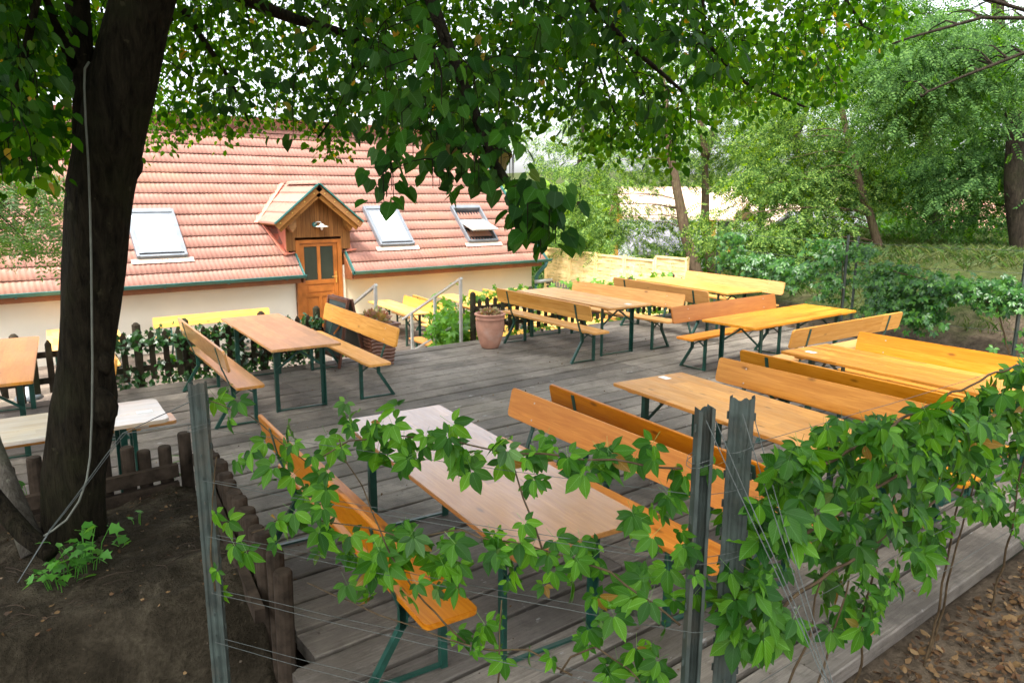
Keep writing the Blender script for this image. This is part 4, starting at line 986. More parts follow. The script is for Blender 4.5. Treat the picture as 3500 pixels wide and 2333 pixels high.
# near hanging bunches, as in the photo
for u0, v0, du, dv, n, Y in ((1290,620,50,30,5,2.7),(1350,600,30,30,2,2.7),(1455,470,60,50,6,2.9),(1520,560,60,50,7,2.8),(1600,560,60,40,7,2.75),(1660,520,60,50,6,2.75),(1790,720,50,30,7,2.65),(1850,730,55,30,9,2.6),(1900,760,30,20,4,2.6),(1760,560,50,40,4,2.7),(1560,420,90,50,8,3.0),(1450,380,80,60,6,3.0),(1700,470,50,60,6,2.85),(1400,150,150,100,8,2.8),(1500,200,60,80,4,2.5),(1860,820,15,10,1,2.6),(1650,300,90,100,8,3.1)):
    for k in range(int(n*1.0)): clusters.append((at(u0+rs.uniform(-du,du), v0-(45 if v0 > 500 else 10)+rs.uniform(-dv,dv), Y+rs.uniform(-.12,.2)), rs.uniform(.052,.070), 4, 2))
for k in range(900):  # unseen leaf volume added to block sky reflection on the front table
    P = np.array([4.4,7.2,6.3])+nrm(rs.randn(3))*np.array([3.0,2.6,1.9])*rs.rand()**.5
    u, v, z = proj(P)
    if z > .3 and v > -60 and -200 < u < 3700: continue
    clusters.append((P, .13, 8, 3))
# crown above the frame (keeps the shade real)
for k in range(2600):
    P = np.array([.0,3.4,6.4])+nrm(rs.randn(3))*np.array([5.6,5.8,2.6])*rs.rand()**.5
    if P[2] < 4.0: continue
    u, v, z = proj(P)
    if z > .3 and v > -60 and -200 < u < 3700: continue
    clusters.append((P, .15, 8, 3))
nodes = [v for v, r in limbs]; nodeA = np.array([tuple(v) for v in nodes])
order = sorted(range(len(clusters)), key=lambda i: np.min(np.linalg.norm(nodeA-clusters[i][0], axis=1)))
buf = [tuple(v) for v in nodes]; arr = np.zeros((len(buf)+5*len(clusters)+10, 3)); arr[:len(buf)] = buf; cnt = len(buf)
lv = {0: [], 1: [], 2: [], 3: []}
for i in order:
    P, size, n, kind = clusters[i]; A_ = arr[:cnt]; d = np.linalg.norm(A_-P, axis=1)+np.where(A_[:,2] < P[2]-.05, .6, 0)
    j = int(np.argmin(d)); q = A_[j]; dd = np.linalg.norm(q-P)
    if dd > .05 and kind != 3:
        mid = (q+P)/2+np.array([0,0,.08*dd]); tip = P+np.array([0,0,-.10])
        r = min(.012, .0022+.004*dd)
        mb.tube([q, q*.6+mid*.4+np.array([0,0,.03*dd]), mid, P, tip], [r, r*.9, r*.7, .0025, .0012], 5, cap=False)
        for pt in (mid, P): arr[cnt] = pt; cnt += 1
    elif kind == 3: arr[cnt] = P; cnt += 1
    for k in range(n):
        ang = rs.uniform(0, 6.283); spread = .20 if kind != 3 else .4
        if kind == 2: spread = .10
        pos = P+np.array([math.cos(ang)*spread*rs.rand(), math.sin(ang)*spread*rs.rand(), rs.uniform(-.14,.08)])
        X = np.array([math.cos(ang)*.8, math.sin(ang)*.8, -rs.uniform(.3,1.6)]); Zn = np.array([rs.randn()*.5, rs.randn()*.5, 1.0])
        lv[kind].append((pos, X, Zn, size*rs.uniform(.75,1.2)))
o = mb.build('branches', M['bark'], None, smooth=True); tparent(o, LT_)
for kinds, nm, mt, uv in (((0,3), 'crown', 'linden', None), ((1,2), 'hanging_leaves', 'lindenbig', HUV)):
    L = [x for k in kinds for x in lv[k]]
    V, F, UV = scatter(np.array([x[0] for x in L]), np.array([x[1] for x in L]), np.array([x[2] for x in L]), np.array([x[3] for x in L]), HT, HF, HUV)
    o = fastmesh(nm, V-np.array([.4,4.78,.3]), F, M[mt], LT_, UV, smooth=False)
# cable on the trunk
mb = MB(); cp = [(305,212),(290,235),(288,300),(293,420),(302,560),(308,720),(312,900),(314,1100),(316,1250),(314,1420),(308,1560),(296,1640),(270,1712),(228,1775),(180,1812),(150,1830)]
pts = []
for (u, v) in cp: pts.append(Vector(at(u, v, 3.855 if v < 1500 else 3.855-(v-1500)*.0006)))
fine = []
for i in range(len(pts)-1):
    for k in range(4): fine.append(pts[i].lerp(pts[i+1], k/4))
mb.tube(fine+[pts[-1]], .0055, 8); o = mb.build('cable', M['rope'], None, smooth=True); tag(o, 'pale grey cable hanging down the front of the big trunk', 'cable')
# small grey tree at the left edge and its fallen limb
SM = empty('small_tree', tuple(at(90,1860,3.9)), 0, 'thin pale barked tree leaning at the left edge beside the mound', 'tree')
mb = MB(); pp = [at(120,1890,3.85), at(80,1800,3.9), at(45,1700,3.95), at(10,1600,4.0), at(-20,1520,4.05), at(-90,1300,4.2), at(-160,900,4.3)]; mb.tube([Vector(p) for p in pp], [.075,.062,.055,.048,.043,.035,.02], 14, .15); o = mb.build('trunk', M['bark2'], None, smooth=True); tparent(o, SM)
mb = MB(); pp = [at(-60,1660,3.75), at(20,1755,3.72), at(90,1830,3.66), at(175,1895,3.6)]; mb.tube([Vector(p) for p in pp], [.05,.05,.05,.045], 12, .2); o = mb.build('root', M['bark'], None, smooth=True); tparent(o, SM)

# ------------------------------------------------------------------ creeper on the trellis
def vine(name, P, X, Zn, S, mat, label, stems, srad=.004, group='creeper vines on the trellises', TVF=(PV, PF, PUV), cat='vine'):
    base = Vector(P[0]); root = empty(name, (0,0,0), 0, label, cat, group)
    Zn = np.asarray(Zn, float)+np.random.RandomState(9).randn(len(P),3)*.35; V, F, UV = scatter(np.asarray(P, float), np.asarray(X, float), Zn, S, *TVF); fastmesh('leaves', V, F, M[mat], root, UV, smooth=True)
    if stems:
        for s in stems:
            mb = MB(); pts = []
            for p, q in zip(s[:-1], s[1:]):
                p = Vector(p); q = Vector(q); n = max(2, int((q-p).length/.05))
                for i in range(n):
                    v = p.lerp(q, i/n); pts.append(v+Vector((noise.noise(v*6), noise.noise(v*6+Vector((5,0,0))), noise.noise(v*6+Vector((0,5,0)))))*.018)
            pts.append(Vector(s[-1])); mb.tube(pts, [srad*(1-.5*i/len(pts)) for i in range(len(pts))], 6)
            mb.build('stem', M['vinestem'], root, smooth=True)
    return root
# fence plane between left post and the double posts
p0 = np.array([LPX, LPY, 0]); p1 = np.array([1.90, 1.46, 0]); dfn = nrm(p1-p0); nfn = np.array([dfn[1], -dfn[0], 0]); nfn = nfn*(-1 if nfn@(-FH) < 0 else 1)
def fp(u, v, off=0):
    d = ray(u, v); t = ((p0+nfn*off-CC)@nfn)/(d@nfn); return CC+d*t
q = np.random.RandomState(21)
def leafset(blobs, fn, offr=.09, size=(.048,.108), down=.9):
    P = []; X = []; Zn = []; S = []
    for cu, cv, ru, rv, n in blobs:
        for k in range(max(1, int(n*.66+q.rand()*.9))):
            t = q.uniform(0, 6.283); r = math.sqrt(q.rand()); p = fn(cu+ru*r*math.cos(t), cv+rv*r*math.sin(t), q.uniform(-offr, offr))
            side = q.randn()*.8; P.append(p); X.append(dfn*side+nfn*q.uniform(.0,.7)+np.array([0,0,-down*q.uniform(.3,1.4)])); Zn.append(nfn*q.uniform(.3,1.2)+np.array([q.randn()*.4,q.randn()*.4,q.uniform(.2,1.1)])); S.append(q.uniform(*size)*.92)
    return np.array(P), np.array(X), np.array(Zn), np.array(S)
blobs = [(745,1330,40,30,3),(800,1400,50,45,4),(850,1560,50,60,3),(760,1790,40,60,3),(800,1860,60,60,4),(740,1990,35,50,3),(900,1620,60,60,3),
 (960,1480,60,60,5),(1010,1560,70,70,8),(1070,1650,80,70,9),(1040,1770,80,70,8),(960,1800,70,60,6),(1170,1500,70,50,7),(1230,1440,60,40,6),(1310,1480,60,50,8),(1340,1570,70,50,8),(1420,1520,60,60,8),
 (1500,1470,60,40,7),(1560,1540,60,50,6),(1640,1560,60,50,6),(1720,1540,60,50,7),(1800,1560,60,40,7),(1880,1530,60,50,7),(1960,1580,60,50,6),(2040,1560,50,60,5),(2120,1530,60,60,5),(2210,1530,60,60,5),(2290,1620,50,60,5),(1780,1640,30,30,2),(1830,1620,25,30,2),
 (1160,1850,80,70,9),(1260,1900,80,60,10),(1350,1850,90,80,10),(1440,1830,80,60,8),(1500,1880,80,70,9),(1580,1880,70,70,9),(1660,1850,60,50,6),(1700,1940,60,50,6),(1400,1980,90,70,7),(1250,2020,90,60,5),(1540,1980,70,60,6),
 (1800,1850,70,50,5),(1880,1880,60,50,4),(1960,1880,60,60,5),(1900,1990,60,50,4),(2020,1900,60,60,5),(2080,2000,60,60,4),(2150,2010,60,60,5),(2230,1960,60,60,5),(2200,1800,60,60,4),(2260,1720,60,60,5),(2290,1850,50,60,5),(2260,2080,60,60,4),
 (1620,2160,60,60,5),(1700,2140,70,50,4),(1720,2230,50,60,3),(1980,2170,60,50,4),(2060,2130,60,50,4),(1850,2250,60,40,3),(2120,2280,70,40,4),(2250,2260,60,50,5),(2200,2200,50,40,3),(1190,1390,20,20,1),(1370,1400,20,20,1),(1800,1800,20,30,1),(2370,1870,40,50,3),(2400,2000,60,70,5),(2450,1600,30,30,1)]
P, X, Zn, S = leafset(blobs, fp)
sp_ = lambda *uv: [tuple(fp(u, v, .02)) for u, v in uv]
stems = [sp_((2330,2140),(2100,1950),(1900,1890),(1700,1840),(1580,1810),(1400,1840),(1180,1790),(1000,1760),(860,1820)), sp_((2330,1600),(2100,1570),(1900,1560),(1700,1545),(1500,1500),(1350,1490),(1200,1500),(1060,1590),(960,1510),(860,1420),(720,1370)),
 sp_((1960,2310),(1800,2230),(1600,2200),(1400,2140),(1250,2080),(1050,1990)), sp_((1590,2190),(1450,2050),(1340,1900),(1270,1760),(1210,1620),(1160,1500)), sp_((1860,1900),(1810,1740),(1780,1640),(1740,1540)), sp_((1700,2340),(1710,2200),(1715,2050)), sp_((735,2010),(725,1900),(722,1700),(740,1560)), sp_((1920,2300),(1950,2240),(2040,2210),(2140,2280),(2200,2350))]
vine('creeper_vine', P, X, Zn, S, 'creeper', 'five leaved creeper on the wires between the front steel posts', stems, .0042)
# dense creeper right of the double posts, along the deck's front edge
PT = [(2560,1700),(2640,1560),(2753,1466),(2900,1384),(3050,1420),(3140,1345),(3214,1365),(3348,1320),(3422,1245),(3500,1225),(3700,1200)]
PBt = [(2540,2330),(2640,2310),(2700,2260),(2830,2230),(2950,2260),(3000,2090),(3090,1985),(3170,2000),(3220,1800),(3300,1750),(3400,1760),(3500,1900),(3700,1900)]
P = []; X = []; Zn = []; S = []
nA = np.array([0,-1.,0])
tries = 0
while len(P) < 640 and tries < 60000:
    tries += 1
    u = q.uniform(2470, 3700); top = bound(PT, u); bot = bound(PBt, u); v = top+30+(bot-top)*q.rand()**1.35
    if v > bot: continue
    bpl = 1.40+q.uniform(-.16,.16); d = ray(u, v); t = (bpl-CC[1])/d[1]; p = CC+d*t
    if p[0] > 9 or p[0] < 2.0: continue
    f = (v-top)/(bot-top)
    if f > .55 and noise.noise(Vector((p[0]*3.2, 0, p[2]*2.4))) > .02: continue
    if noise.noise(Vector((p[0]*3.5, 4, p[2]*3.5))) > .16: continue
    P.append(p); side = q.randn()*.8; X.append(np.array([side, -q.uniform(0,.7), -q.uniform(.2,1.3)])); Zn.append(np.array([q.randn()*.5-.3, -q.uniform(.3,1.1), q.uniform(.2,1.2)])); S.append(q.uniform(.05,.115))
st2 = []
for (a, zt) in ((3.12,.9),(3.95,1.0),(4.0,.7),(4.82,1.2),(2.55,.6),(2.75,.5),(6.0,1.2),(7.2,1.2),(8.4,1.2)):
    st2.append([(a,1.50,-.15),(a+.03,1.46,.2),(a-.06,1.42,zt*.7),(a+.1,1.40,zt+.3)])
for z in (.95,1.2,1.45): st2.append([(2.3,1.4,z-.1),(3.2,1.38,z),(4.2,1.42,z+.05),(5.6,1.4,z)])
vine('creeper_vine', np.array(P), np.array(X), np.array(Zn), np.array(S), 'creeperdk', 'dense green creeper covering the trellis at the lower right', st2, .007)
# creeper on the rear trellis
P = []; X = []; Zn = []; S = []; segs = list(zip(RP[:-1], RP[1:]))
for k in range(4600):
    i = q.choice([0,1,1,1,2,2]); (x0, y0), (x1, y1) = segs[i]; f = q.rand(); x = x0+(x1-x0)*f; y = y0+(y1-y0)*f
    top = 1.5; lo = .25
    if i == 2: 
        top = 1.62 if (f < .25 or f > .8) else 1.15; lo = .55 if f < .5 else .8
    if i == 1: top = 1.18+.45*max(0, f-.6)/.4; lo = .25
    z = q.uniform(lo, top)
    if noise.noise(Vector((x*1.2+y*1.9, 0, z*2.6))) > .12-.25*(1-(z-lo)/(top-lo)): continue
    P.append((x+q.randn()*.16+.12*max(0, q.randn()), y+q.randn()*.12, z+.05*q.randn())); X.append((-q.uniform(0,.8), q.randn()*.7, -q.uniform(.3,1.3))); Zn.append((-q.uniform(.3,1.), q.randn()*.4-.3, q.uniform(.3,1.2))); S.append(q.uniform(.06,.115))
vine('creeper_vine', np.array(P), np.array(X), np.array(Zn), np.array(S), 'creeperbk', 'bluish glossy creeper on the rear trellis before the grassy bank', [[(12.2,3.9,-.1),(12.1,4.2,.8),(12.1,5.2,1.1),(12.1,6.4,1.3)],[(12.1,6.5,0),(12.1,6.6,1.6)],[(13.05,9.8,.2),(13.1,9.9,1.6)],[(12.3,1.8,0),(12.2,2.6,.9),(12.2,3.6,1.1)]], .012)
# creeper by the stairs and on the right picket fence
def region(n, fnp, size, facing=(-.4,-.8,.5), droop=.9):
    P = np.array([fnp() for _ in range(n)]); X = q.randn(n,3)*.7; X[:,2] = -np.abs(q.rand(n))*droop-.1; Zn = np.array(facing)+q.randn(n,3)*.45; return P, X, Zn, q.uniform(*size, n)
P, X, Zn, S = region(260, lambda: (6.72+q.uniform(-.25,.3)+.0, 10.35+q.uniform(-.25,.55), .12+q.randn()*.22), (.09,.14))
vine('creeper_vine', P, X, Zn, S, 'lime', 'light green creeper climbing through the stair rail left of the urn', [[(6.8,10.2,-1),(6.75,10.3,-.3),(6.7,10.4,.3)],[(6.9,10.1,-.4),(7.0,10.05,.5)]], .008)
P, X, Zn, S = region(330, lambda: (q.uniform(7.0,12.1), 10.12+q.uniform(-.05,.18), q.choice([q.uniform(-.1,.35), .68+q.randn()*.07])), (.07,.11))
vine('creeper_vine', P, X, Zn, S, 'lime', 'yellow green creeper woven into the picket fence right of the urn', [[(7.0,10.1,.62),(9,10.1,.7),(12,10.1,.66)]], .006)
def ivyp():
    a = q.uniform(1.25, 4.2); z = q.choice([q.uniform(.0,.30), .56+q.randn()*.07, .58+q.randn()*.06]) if a < 2.4 or q.rand() < .5 else q.uniform(.0,.7)
    return (a, 9.98+q.uniform(-.10,.20), min(.84, max(.0, z)))
P, X, Zn, S = region(1500, ivyp, (.05,.085), (-.3,-.9,.5))
vine('ivy', P, X, Zn, S, 'ivy', 'dark glossy ivy covering the left picket fence', [[(1.3,10.0,.45),(2.4,10.0,.55),(4.1,10.0,.5)],[(2.5,10,0),(2.6,10,.7)],[(3.4,10,0),(3.5,10,.7)]], .006, 'ivy', (IT, IF, None), 'ivy')
P, X, Zn, S = region(420, lambda: (2.2+abs(q.randn())*.9, 10.25+q.uniform(-.1,.25), -.05+q.uniform(-.2,.35)), (.05,.08))
vine('low_shrub', P, X, Zn, S, 'bush', 'low leafy shrub sprouting under the left picket fence', None, TVF=(IT, IF, None), group='shrubs', cat='shrub')
# weeds on the mound, leaf by the trunk
def weed(c, n, r, label, seed, h=.25, size=(.05,.085)):
    z = np.random.RandomState(seed); root = empty('weed', tuple(c), 0, label, 'plant', 'weeds on the mound'); P = []; mb = MB()
    for k in range(n):
        t = z.uniform(0,6.283); rr = r*math.sqrt(z.rand()); p = np.array([math.cos(t)*rr, math.sin(t)*rr, h*z.uniform(.2,1)]); P.append(p); mb.tube([(p[0]*.35,p[1]*.35,-.12),(p[0]*.7,p[1]*.7,p[2]*.6),tuple(p)], .0022, 5)
    P = np.array(P); X = np.stack([P[:,0]+z.randn(n)*.1, P[:,1]+z.randn(n)*.1, z.randn(n)*.05-.03], 1); Zn = z.randn(n,3)*.35+np.array([0,0,1]); V, F, _ = scatter(P, X, Zn, z.uniform(*size, n), IT, IF); fastmesh('leaves', V, F, M['weed'], root); mb.build('stem', M['weed'], root)
def gz(u, v, dz=0):   # on the mound surface below a pixel
    d = ray(u, v)
    for t in np.linspace(.8, 9, 900):
        p = CC+d*t/FP
        if p[2] < moundz(p[0], p[1]): break
    return p
weed(gz(290,1930), 26, .16, 'bright green weeds at the foot of the big trunk', 3, .20)
weed(gz(215,1990), 20, .13, 'dark leafy weeds just in front of the trunk foot', 4, .13)
weed(gz(330,1800), 5, .06, 'two or three pale lobed leaves right of the trunk foot', 5, .08)
weed(gz(470,1790), 3, .05, 'tiny seedling on bare soil between trunk and steel post', 6, .09, (.035,.05))
weed(gz(110,1720), 8, .08, 'yellowish weed between the two left trunks', 8, .18)
weed(gz(420,1870), 3, .06, 'single flat bright leaf lying on the mound', 9, .05)
weed(at(540,1570,5.0)-np.array([0,0,.3]), 8, .14, 'small light green sprig above the palisade behind the steel post', 10, .3)

# ------------------------------------------------------------------ locust grove
def spraytree(name, label, trunks, ells, mat, barkm, seed, r0, leaf=.30, group='locust trees right of the deck'):
    z = np.random.RandomState(seed); b0 = np.array(trunks[0][0]); root = empty(name, tuple(b0), 0, label, 'tree', group)
    mb = MB(); nd = []
    for i, tk in enumerate(trunks):
        pts = []; m_ = len(tk)
        for p, qq in zip(tk[:-1], tk[1:]):
            p = Vector(p); qq = Vector(qq)
            for k in range(4): v = p.lerp(qq, k/4); pts.append(v+Vector((noise.noise(v*.7), noise.noise(v*.7+Vector((7,0,0))), 0))*.08)
        pts.append(Vector(tk[-1])); rr = [(r0 if i == 0 else r0*.6)*(1-.6*k/len(pts)) for k in range(len(pts))]
        mb.tube(pts, rr, 12, .12); nd += [np.array(v) for v in pts]
    nd = np.array(nd); P = []; X = []; Zn = []; S = []
    for (u, v, ru, rv, Y, n) in ells:
        c = at(u, v, Y+1.1); sc = Y/FP*1.1
        for k in range(int(n*2.7)):
            d = nrm(z.randn(3))*z.rand()**.4; p = c+CR*d[0]*ru*sc+np.array([0,0,1])*d[2]*rv*sc+FH*d[1]*min(ru,rv)*sc*1.1
            if noise.noise(Vector(p*1.1)+Vector((seed,0,0))) > .18: continue
            j = np.argmin(np.linalg.norm(nd-p, axis=1)+.5*np.maximum(0, nd[:,2]-p[2])); src = nd[j]
            if k%17 == 0 and d[2] > -.2:
                mid = (src+p)/2+np.array([0,0,.12]); dl = np.linalg.norm(p-src); rr = .006+.006*dl; mb.tube([src, src*.5+mid*.5+np.array([0,0,.06]), mid, p], [rr, rr*.8, rr*.6, .004], 5, cap=False)
            out = p-c; out[2] *= .2; out = nrm(out+z.randn(3)*.5*np.array([1,1,.2])); out[2] -= .22; ln = z.uniform(.5,.95)
            sd = np.cross(out, [0,0,1]); sd = nrm(sd)
            for i in range(8):
                f = i/7; pos = p+out*ln*f+z.randn(3)*.03; s = 1 if i%2 else -1
                P.append(pos); X.append(out*.55+sd*s*(.9-.4*f)+np.array([0,0,-.45])+z.randn(3)*.25); Zn.append(np.array([0,0,.8])-FH*.7+z.randn(3)*.5); S.append(leaf*z.uniform(.7,1.15))
    o = mb.build('trunk', M[barkm], None, smooth=True); tparent(o, root)
    V, F, _ = scatter(np.array(P), np.array(X), np.array(Zn), np.array(S), NV, NF); fastmesh('crown', V-b0, F, M[mat], root)
    return root
def tk(Y, *uv): return [at(u, v, Y) for u, v in uv]
spraytree('locust_tree', 'slim locust with a bent pale trunk just beyond the woven fence', [tk(21, (2385,960),(2372,900),(2345,780),(2315,650),(2295,520),(2280,400),(2260,240))], [(2140,770,240,90,21,60),(2010,700,140,80,21.5,34),(2240,420,180,120,21,40),(2100,560,150,90,21,30),(2230,180,200,140,21.5,30)], 'locust', 'bark3', 1, .18)
spraytree('locust_tree', 'pale trunked locust forking into two high stems behind the woven fence', [tk(22.5, (2440,940),(2425,860),(2412,760),(2408,640),(2412,540)), tk(22.5, (2412,545),(2395,440),(2385,300),(2375,100)), tk(22.5, (2412,545),(2440,430),(2450,260),(2470,80))], [(2480,180,220,180,22.5,70),(2560,540,110,60,22,26),(2450,870,120,60,23,22),(2330,560,90,60,22,16),(2600,330,120,90,20,30)], 'locust', 'bark3', 2, .19)
spraytree('locust_tree', 'locust with thin brown trunk in the middle of the right grove', [tk(16, (3010,880),(2998,830),(2975,740),(2950,680),(2925,580),(2900,480),(2882,370),(2870,200),(2860,20))], [(2760,640,240,100,15.5,85),(2920,560,200,110,16,60),(2620,770,170,80,15,46),(2850,330,190,120,16,50),(2760,470,160,80,16,38),(2650,830,130,60,15,30)], 'locust', 'bark3', 3, .10)
spraytree('locust_tree', 'dark straight trunked locust on the grassy bank', [tk(20, (3200,880),(3193,800),(3185,690),(3180,580),(3160,440),(3140,260),(3120,60))], [(3180,420,240,160,19.5,75),(3060,600,170,90,19,46),(3230,640,180,80,19,42),(3130,200,240,140,20,46)], 'locustdk', 'bark4', 4, .24)
spraytree('locust_tree', 'thickest locust trunk at the right edge of the photo', [tk(14.5, (3505,900),(3492,840),(3482,700),(3476,560),(3462,420),(3440,290),(3415,120),(3395,-80))], [(3300,180,260,190,14,90),(3420,520,180,120,14.5,50),(3290,560,150,120,14.5,44),(3150,60,260,120,13.5,50),(3330,740,130,80,15,22),(3450,330,150,120,14,36)], 'locustdk', 'bark4', 5, .22)
spraytree('locust_tree', 'airy locust crown high in the grove between the linden and the right edge', [tk(24, (2770,860),(2765,720),(2740,600),(2720,480),(2760,360),(2800,200))], [(2690,520,190,110,24,60),(2750,330,200,140,24,60),(2900,150,200,150,24,55),(2600,620,110,60,24,20)], 'locust', 'bark4', 6, .16, .32)
spraytree('locust_tree', 'silvery leaved tree reaching in from the upper right', [tk(9.5, (4150,900),(4100,500),(3900,200),(3600,60),(3300,-20)), tk(9.5, (3750,120),(3500,180),(3300,260),(3150,330)), tk(9.5, (3650,60),(3350,60),(3050,150))], [(3060,180,170,90,9.5,55),(3200,300,190,100,9.5,60),(3350,140,200,110,9.5,60),(3100,420,130,80,9.8,24),(3440,300,120,120,9.5,26)], 'locustdk', 'bark4', 7, .045, .22)
spraytree('locust_tree', 'light green locust boughs right behind the end of the tiled roof', [tk(27, (1990,880),(1985,760),(1975,620),(1990,480),(2000,350))], [(1930,800,110,70,25,34),(1990,560,130,120,27,50),(1900,480,120,80,28,30),(2060,420,120,90,28,26)], 'locust', 'bark4', 8, .16, .34)
spraytree('locust_tree', 'bushy green tree filling the gap above the valley roofs', [tk(30, (2600,900),(2600,700),(2580,500),(2560,330))], [(2560,420,220,110,30,50),(2420,500,150,70,30,24),(2350,300,200,120,30,30),(2700,300,220,160,30,44),(2680,860,170,60,26,30),(2560,600,120,60,29,16)], 'locust', 'bark4', 9, .16, .40)
spraytree('locust_tree', 'dark green tree at the back of the bank between two trunks', [tk(27, (3330,860),(3330,700),(3320,500),(3300,300))], [(3330,600,200,130,27,46),(3080,640,160,100,27,36),(3330,350,230,160,27,44),(3060,420,200,130,27,36),(2960,760,160,70,26,30),(3400,800,120,70,25,22),(3120,780,140,60,25,26)], 'locustdk', 'bark4', 10, .16, .38)
# ash branch in front of the roof, far left
z = np.random.RandomState(31); AS = empty('ash_tree', (-4.2,8.5,-.3), 0, 'small leaved ash hanging in front of the roof at the left edge', 'tree')
mb = MB(); hub = at(-260,560,8.6); mb.tube([(-4.2,8.5,-.4), (-4.2,8.5,1.0), tuple(hub+np.array([0,0,.2]))], [.12,.09,.05], 10); P = []; X = []; Zn = []; S = []
for k in range(170):
    u = z.uniform(-160, 215); v = z.uniform(590, 880)
    if v > 905-max(0, 60-u)*.45-30 or noise.noise(Vector((u*.012, v*.012, 4))) > .22: continue
    p = at(u, v, z.uniform(8.2,9.2)); 
    if k%2 == 0: mb.tube([hub, (hub+p)/2+np.array([0,0,.15]), p], [.012,.008,.003], 5, cap=False)
    for i in range(7): P.append(p+z.randn(3)*.10); X.append(z.randn(3)*.7+np.array([.3,0,-.6])); Zn.append(np.array([0,0,1.])+z.randn(3)*.5); S.append(z.uniform(.13,.20))
o = mb.build('trunk', M['bark4'], None, smooth=True); tparent(o, AS)
AV, AF = pinnate(4, .42, .13, .2); V, F, _ = scatter(np.array(P), np.array(X), np.array(Zn), np.array(S), AV, AF); fastmesh('crown', V-np.array([-4.2,8.5,-.3]), F, M['ash'], AS)
# shrubs under the grove
def bush(c, r, n, label, seed, mat='bush', size=.12):
    z = np.random.RandomState(seed); d = nrm(z.randn(n,3))*(.45+.55*z.rand(n,1)); d[:,2] = np.abs(d[:,2])*1.1
    nz = np.array([1+.55*noise.noise(Vector(x*1.7)+Vector((seed,0,0))) for x in d]); P = np.array(c)+d*np.array(r)*nz[:,None]
    V, F, _ = scatter(P, d+z.randn(n,3)*.6, z.randn(n,3)*.6+np.array([0,0,1]), size*z.uniform(.6,1.3,n), TVd, TFd); o = fastmesh('shrub', V, F, M[mat]); tag(o, label, 'shrub', 'shrubs'); return o
bush((18.4,14.6,-1.0),(1.6,1.8,2.0),3600,'dense green shrub right behind the woven fence panels',1)
bush((16.2,19.4,-1.1),(1.0,1.4,1.8),2400,'green shrub in the gap between house corner and woven fence',2)
bush((19.2,12.2,-.6),(1.5,1.2,1.3),2200,'shrub below the bent locust trunk',3)
bush((20.5,10.9,-.2),(1.6,1.6,1.2),2200,'bright shrub behind the trellis post in the right middle',4,'lime')
bush((23,8.8,.4),(2.2,1.6,1.3),2400,'dark green shrub at the top of the grassy bank',5,'bush',.14)
bush((22.5,5.0,.8),(2.2,1.6,1.2),2200,'shrub between dark trunk and the thickest trunk',6,'bush',.14)
bush((14.6,7.6,.3),(.9,1.1,.6),1500,'low leafy undergrowth at the foot of the bank behind the trellis posts',11,'bush',.09)
bush((15.6,4.6,.7),(1.2,1.4,.5),1500,'flat patch of undergrowth on the bank behind the bluish creeper',12,'bush',.09)
bush((18.2,8.0,.7),(1.4,1.4,.8),2000,'mid green undergrowth below the thin brown trunk',13,'bush',.11)
bush((18.6,5.2,1.0),(1.2,1.0,.5),1200,'small shrub clinging to the foot of the thickest trunk',14,'bush',.10)
bush((21,13.4,-.8),(2.4,1.6,1.9),3200,'broad shrub behind the two pale locust trunks',8,'bush',.16)
bush((25,11.0,-.2),(2.6,2.0,2.0),3200,'dark shrub bank behind the corrugated shed',9,'bush',.18)
bush((26,6.5,.2),(3.0,2.4,2.2),3600,'deep green thicket at the back of the grassy bank',10,'bush',.2)
bush((16.6,10.6,-.5),(.9,.7,1.0),1500,'leafy shrub at the right end of the woven fence',7)
# grass on the bank, litter, twigs
z = np.random.RandomState(41); n = 42000
a = z.uniform(13.0, 24, n*2); b = z.uniform(0, 12.5, n*2)
k = np.array([noise.noise(Vector((x*.6, y*.6, 2))) for x, y in zip(a, b)]); keep = (k+.22*(a-13.4)+z.rand(n*2)*.4 > .35); a, b = a[keep][:n], b[keep][:n]; m_ = len(a)
P = np.stack([a, b, terr(a, b)-.01], 1); hgt = z.uniform(.06,.22,m_); ang = z.uniform(0, 6.283, m_); w = .007
dx = np.stack([np.cos(ang)*w, np.sin(ang)*w, np.zeros(m_)], 1); lean = np.stack([z.randn(m_)*.08, z.randn(m_)*.08, hgt], 1)
V = np.stack([P-dx, P+dx, P+lean*np.array([.5,.5,.6])+dx*.6, P+lean*np.array([1.4,1.4,1.])], 1).reshape(-1,3); F = np.stack([np.arange(m_)*4+i for i in range(4)], 1)
tag(fastmesh('grass', V, F, M['grass']), 'long green and straw grass on the bank under the trees', 'grass', kind='stuff')
def litter(name, n, fa, fb, fz, label, seed, size=(.03,.062), mat='litter'):
    z = np.random.RandomState(seed); T = np.array([(0,0,0),(.3,.28,.16),(.7,.22,.05),(1,0,.22),(.7,-.22,.10),(.3,-.28,.02)]); TF = np.array([(0,2,1),(0,3,2),(0,4,3),(0,5,4)])
    P = []
    while len(P) < n:
        x, y = z.uniform(*fa), z.uniform(*fb); h = fz(x, y)
        if h is None: continue
        P.append((x, y, h+z.uniform(0,.02)))
    V, F, _ = scatter(np.array(P), z.randn(n,3)*np.array([1,1,.25]), z.randn(n,3)*.5+np.array([0,0,1]), z.uniform(*size, n), T, TF)
    tag(fastmesh(name, V, F, M[mat]), label, 'dry leaves', kind='stuff')
litter('leaf_litter', 9500, (2.4,9.5), (-.6,1.60), lambda x, y: float(terr(x, y))+.01, 'brown dry leaves strewn on the ground in front of the deck edge', 1)
litter('mound_litter', 420, (-.8,1.1), (3.0,5.3), lambda x, y: moundz(x, y)+.004, 'dry leaves and chips scattered on the mound', 2, (.012,.035))
litter('deck_litter', 900, (1.3,11.5), (1.75,9.7), lambda x, y: .004, 'crumbs of dry leaves scattered on the deck boards', 3, (.008,.030))
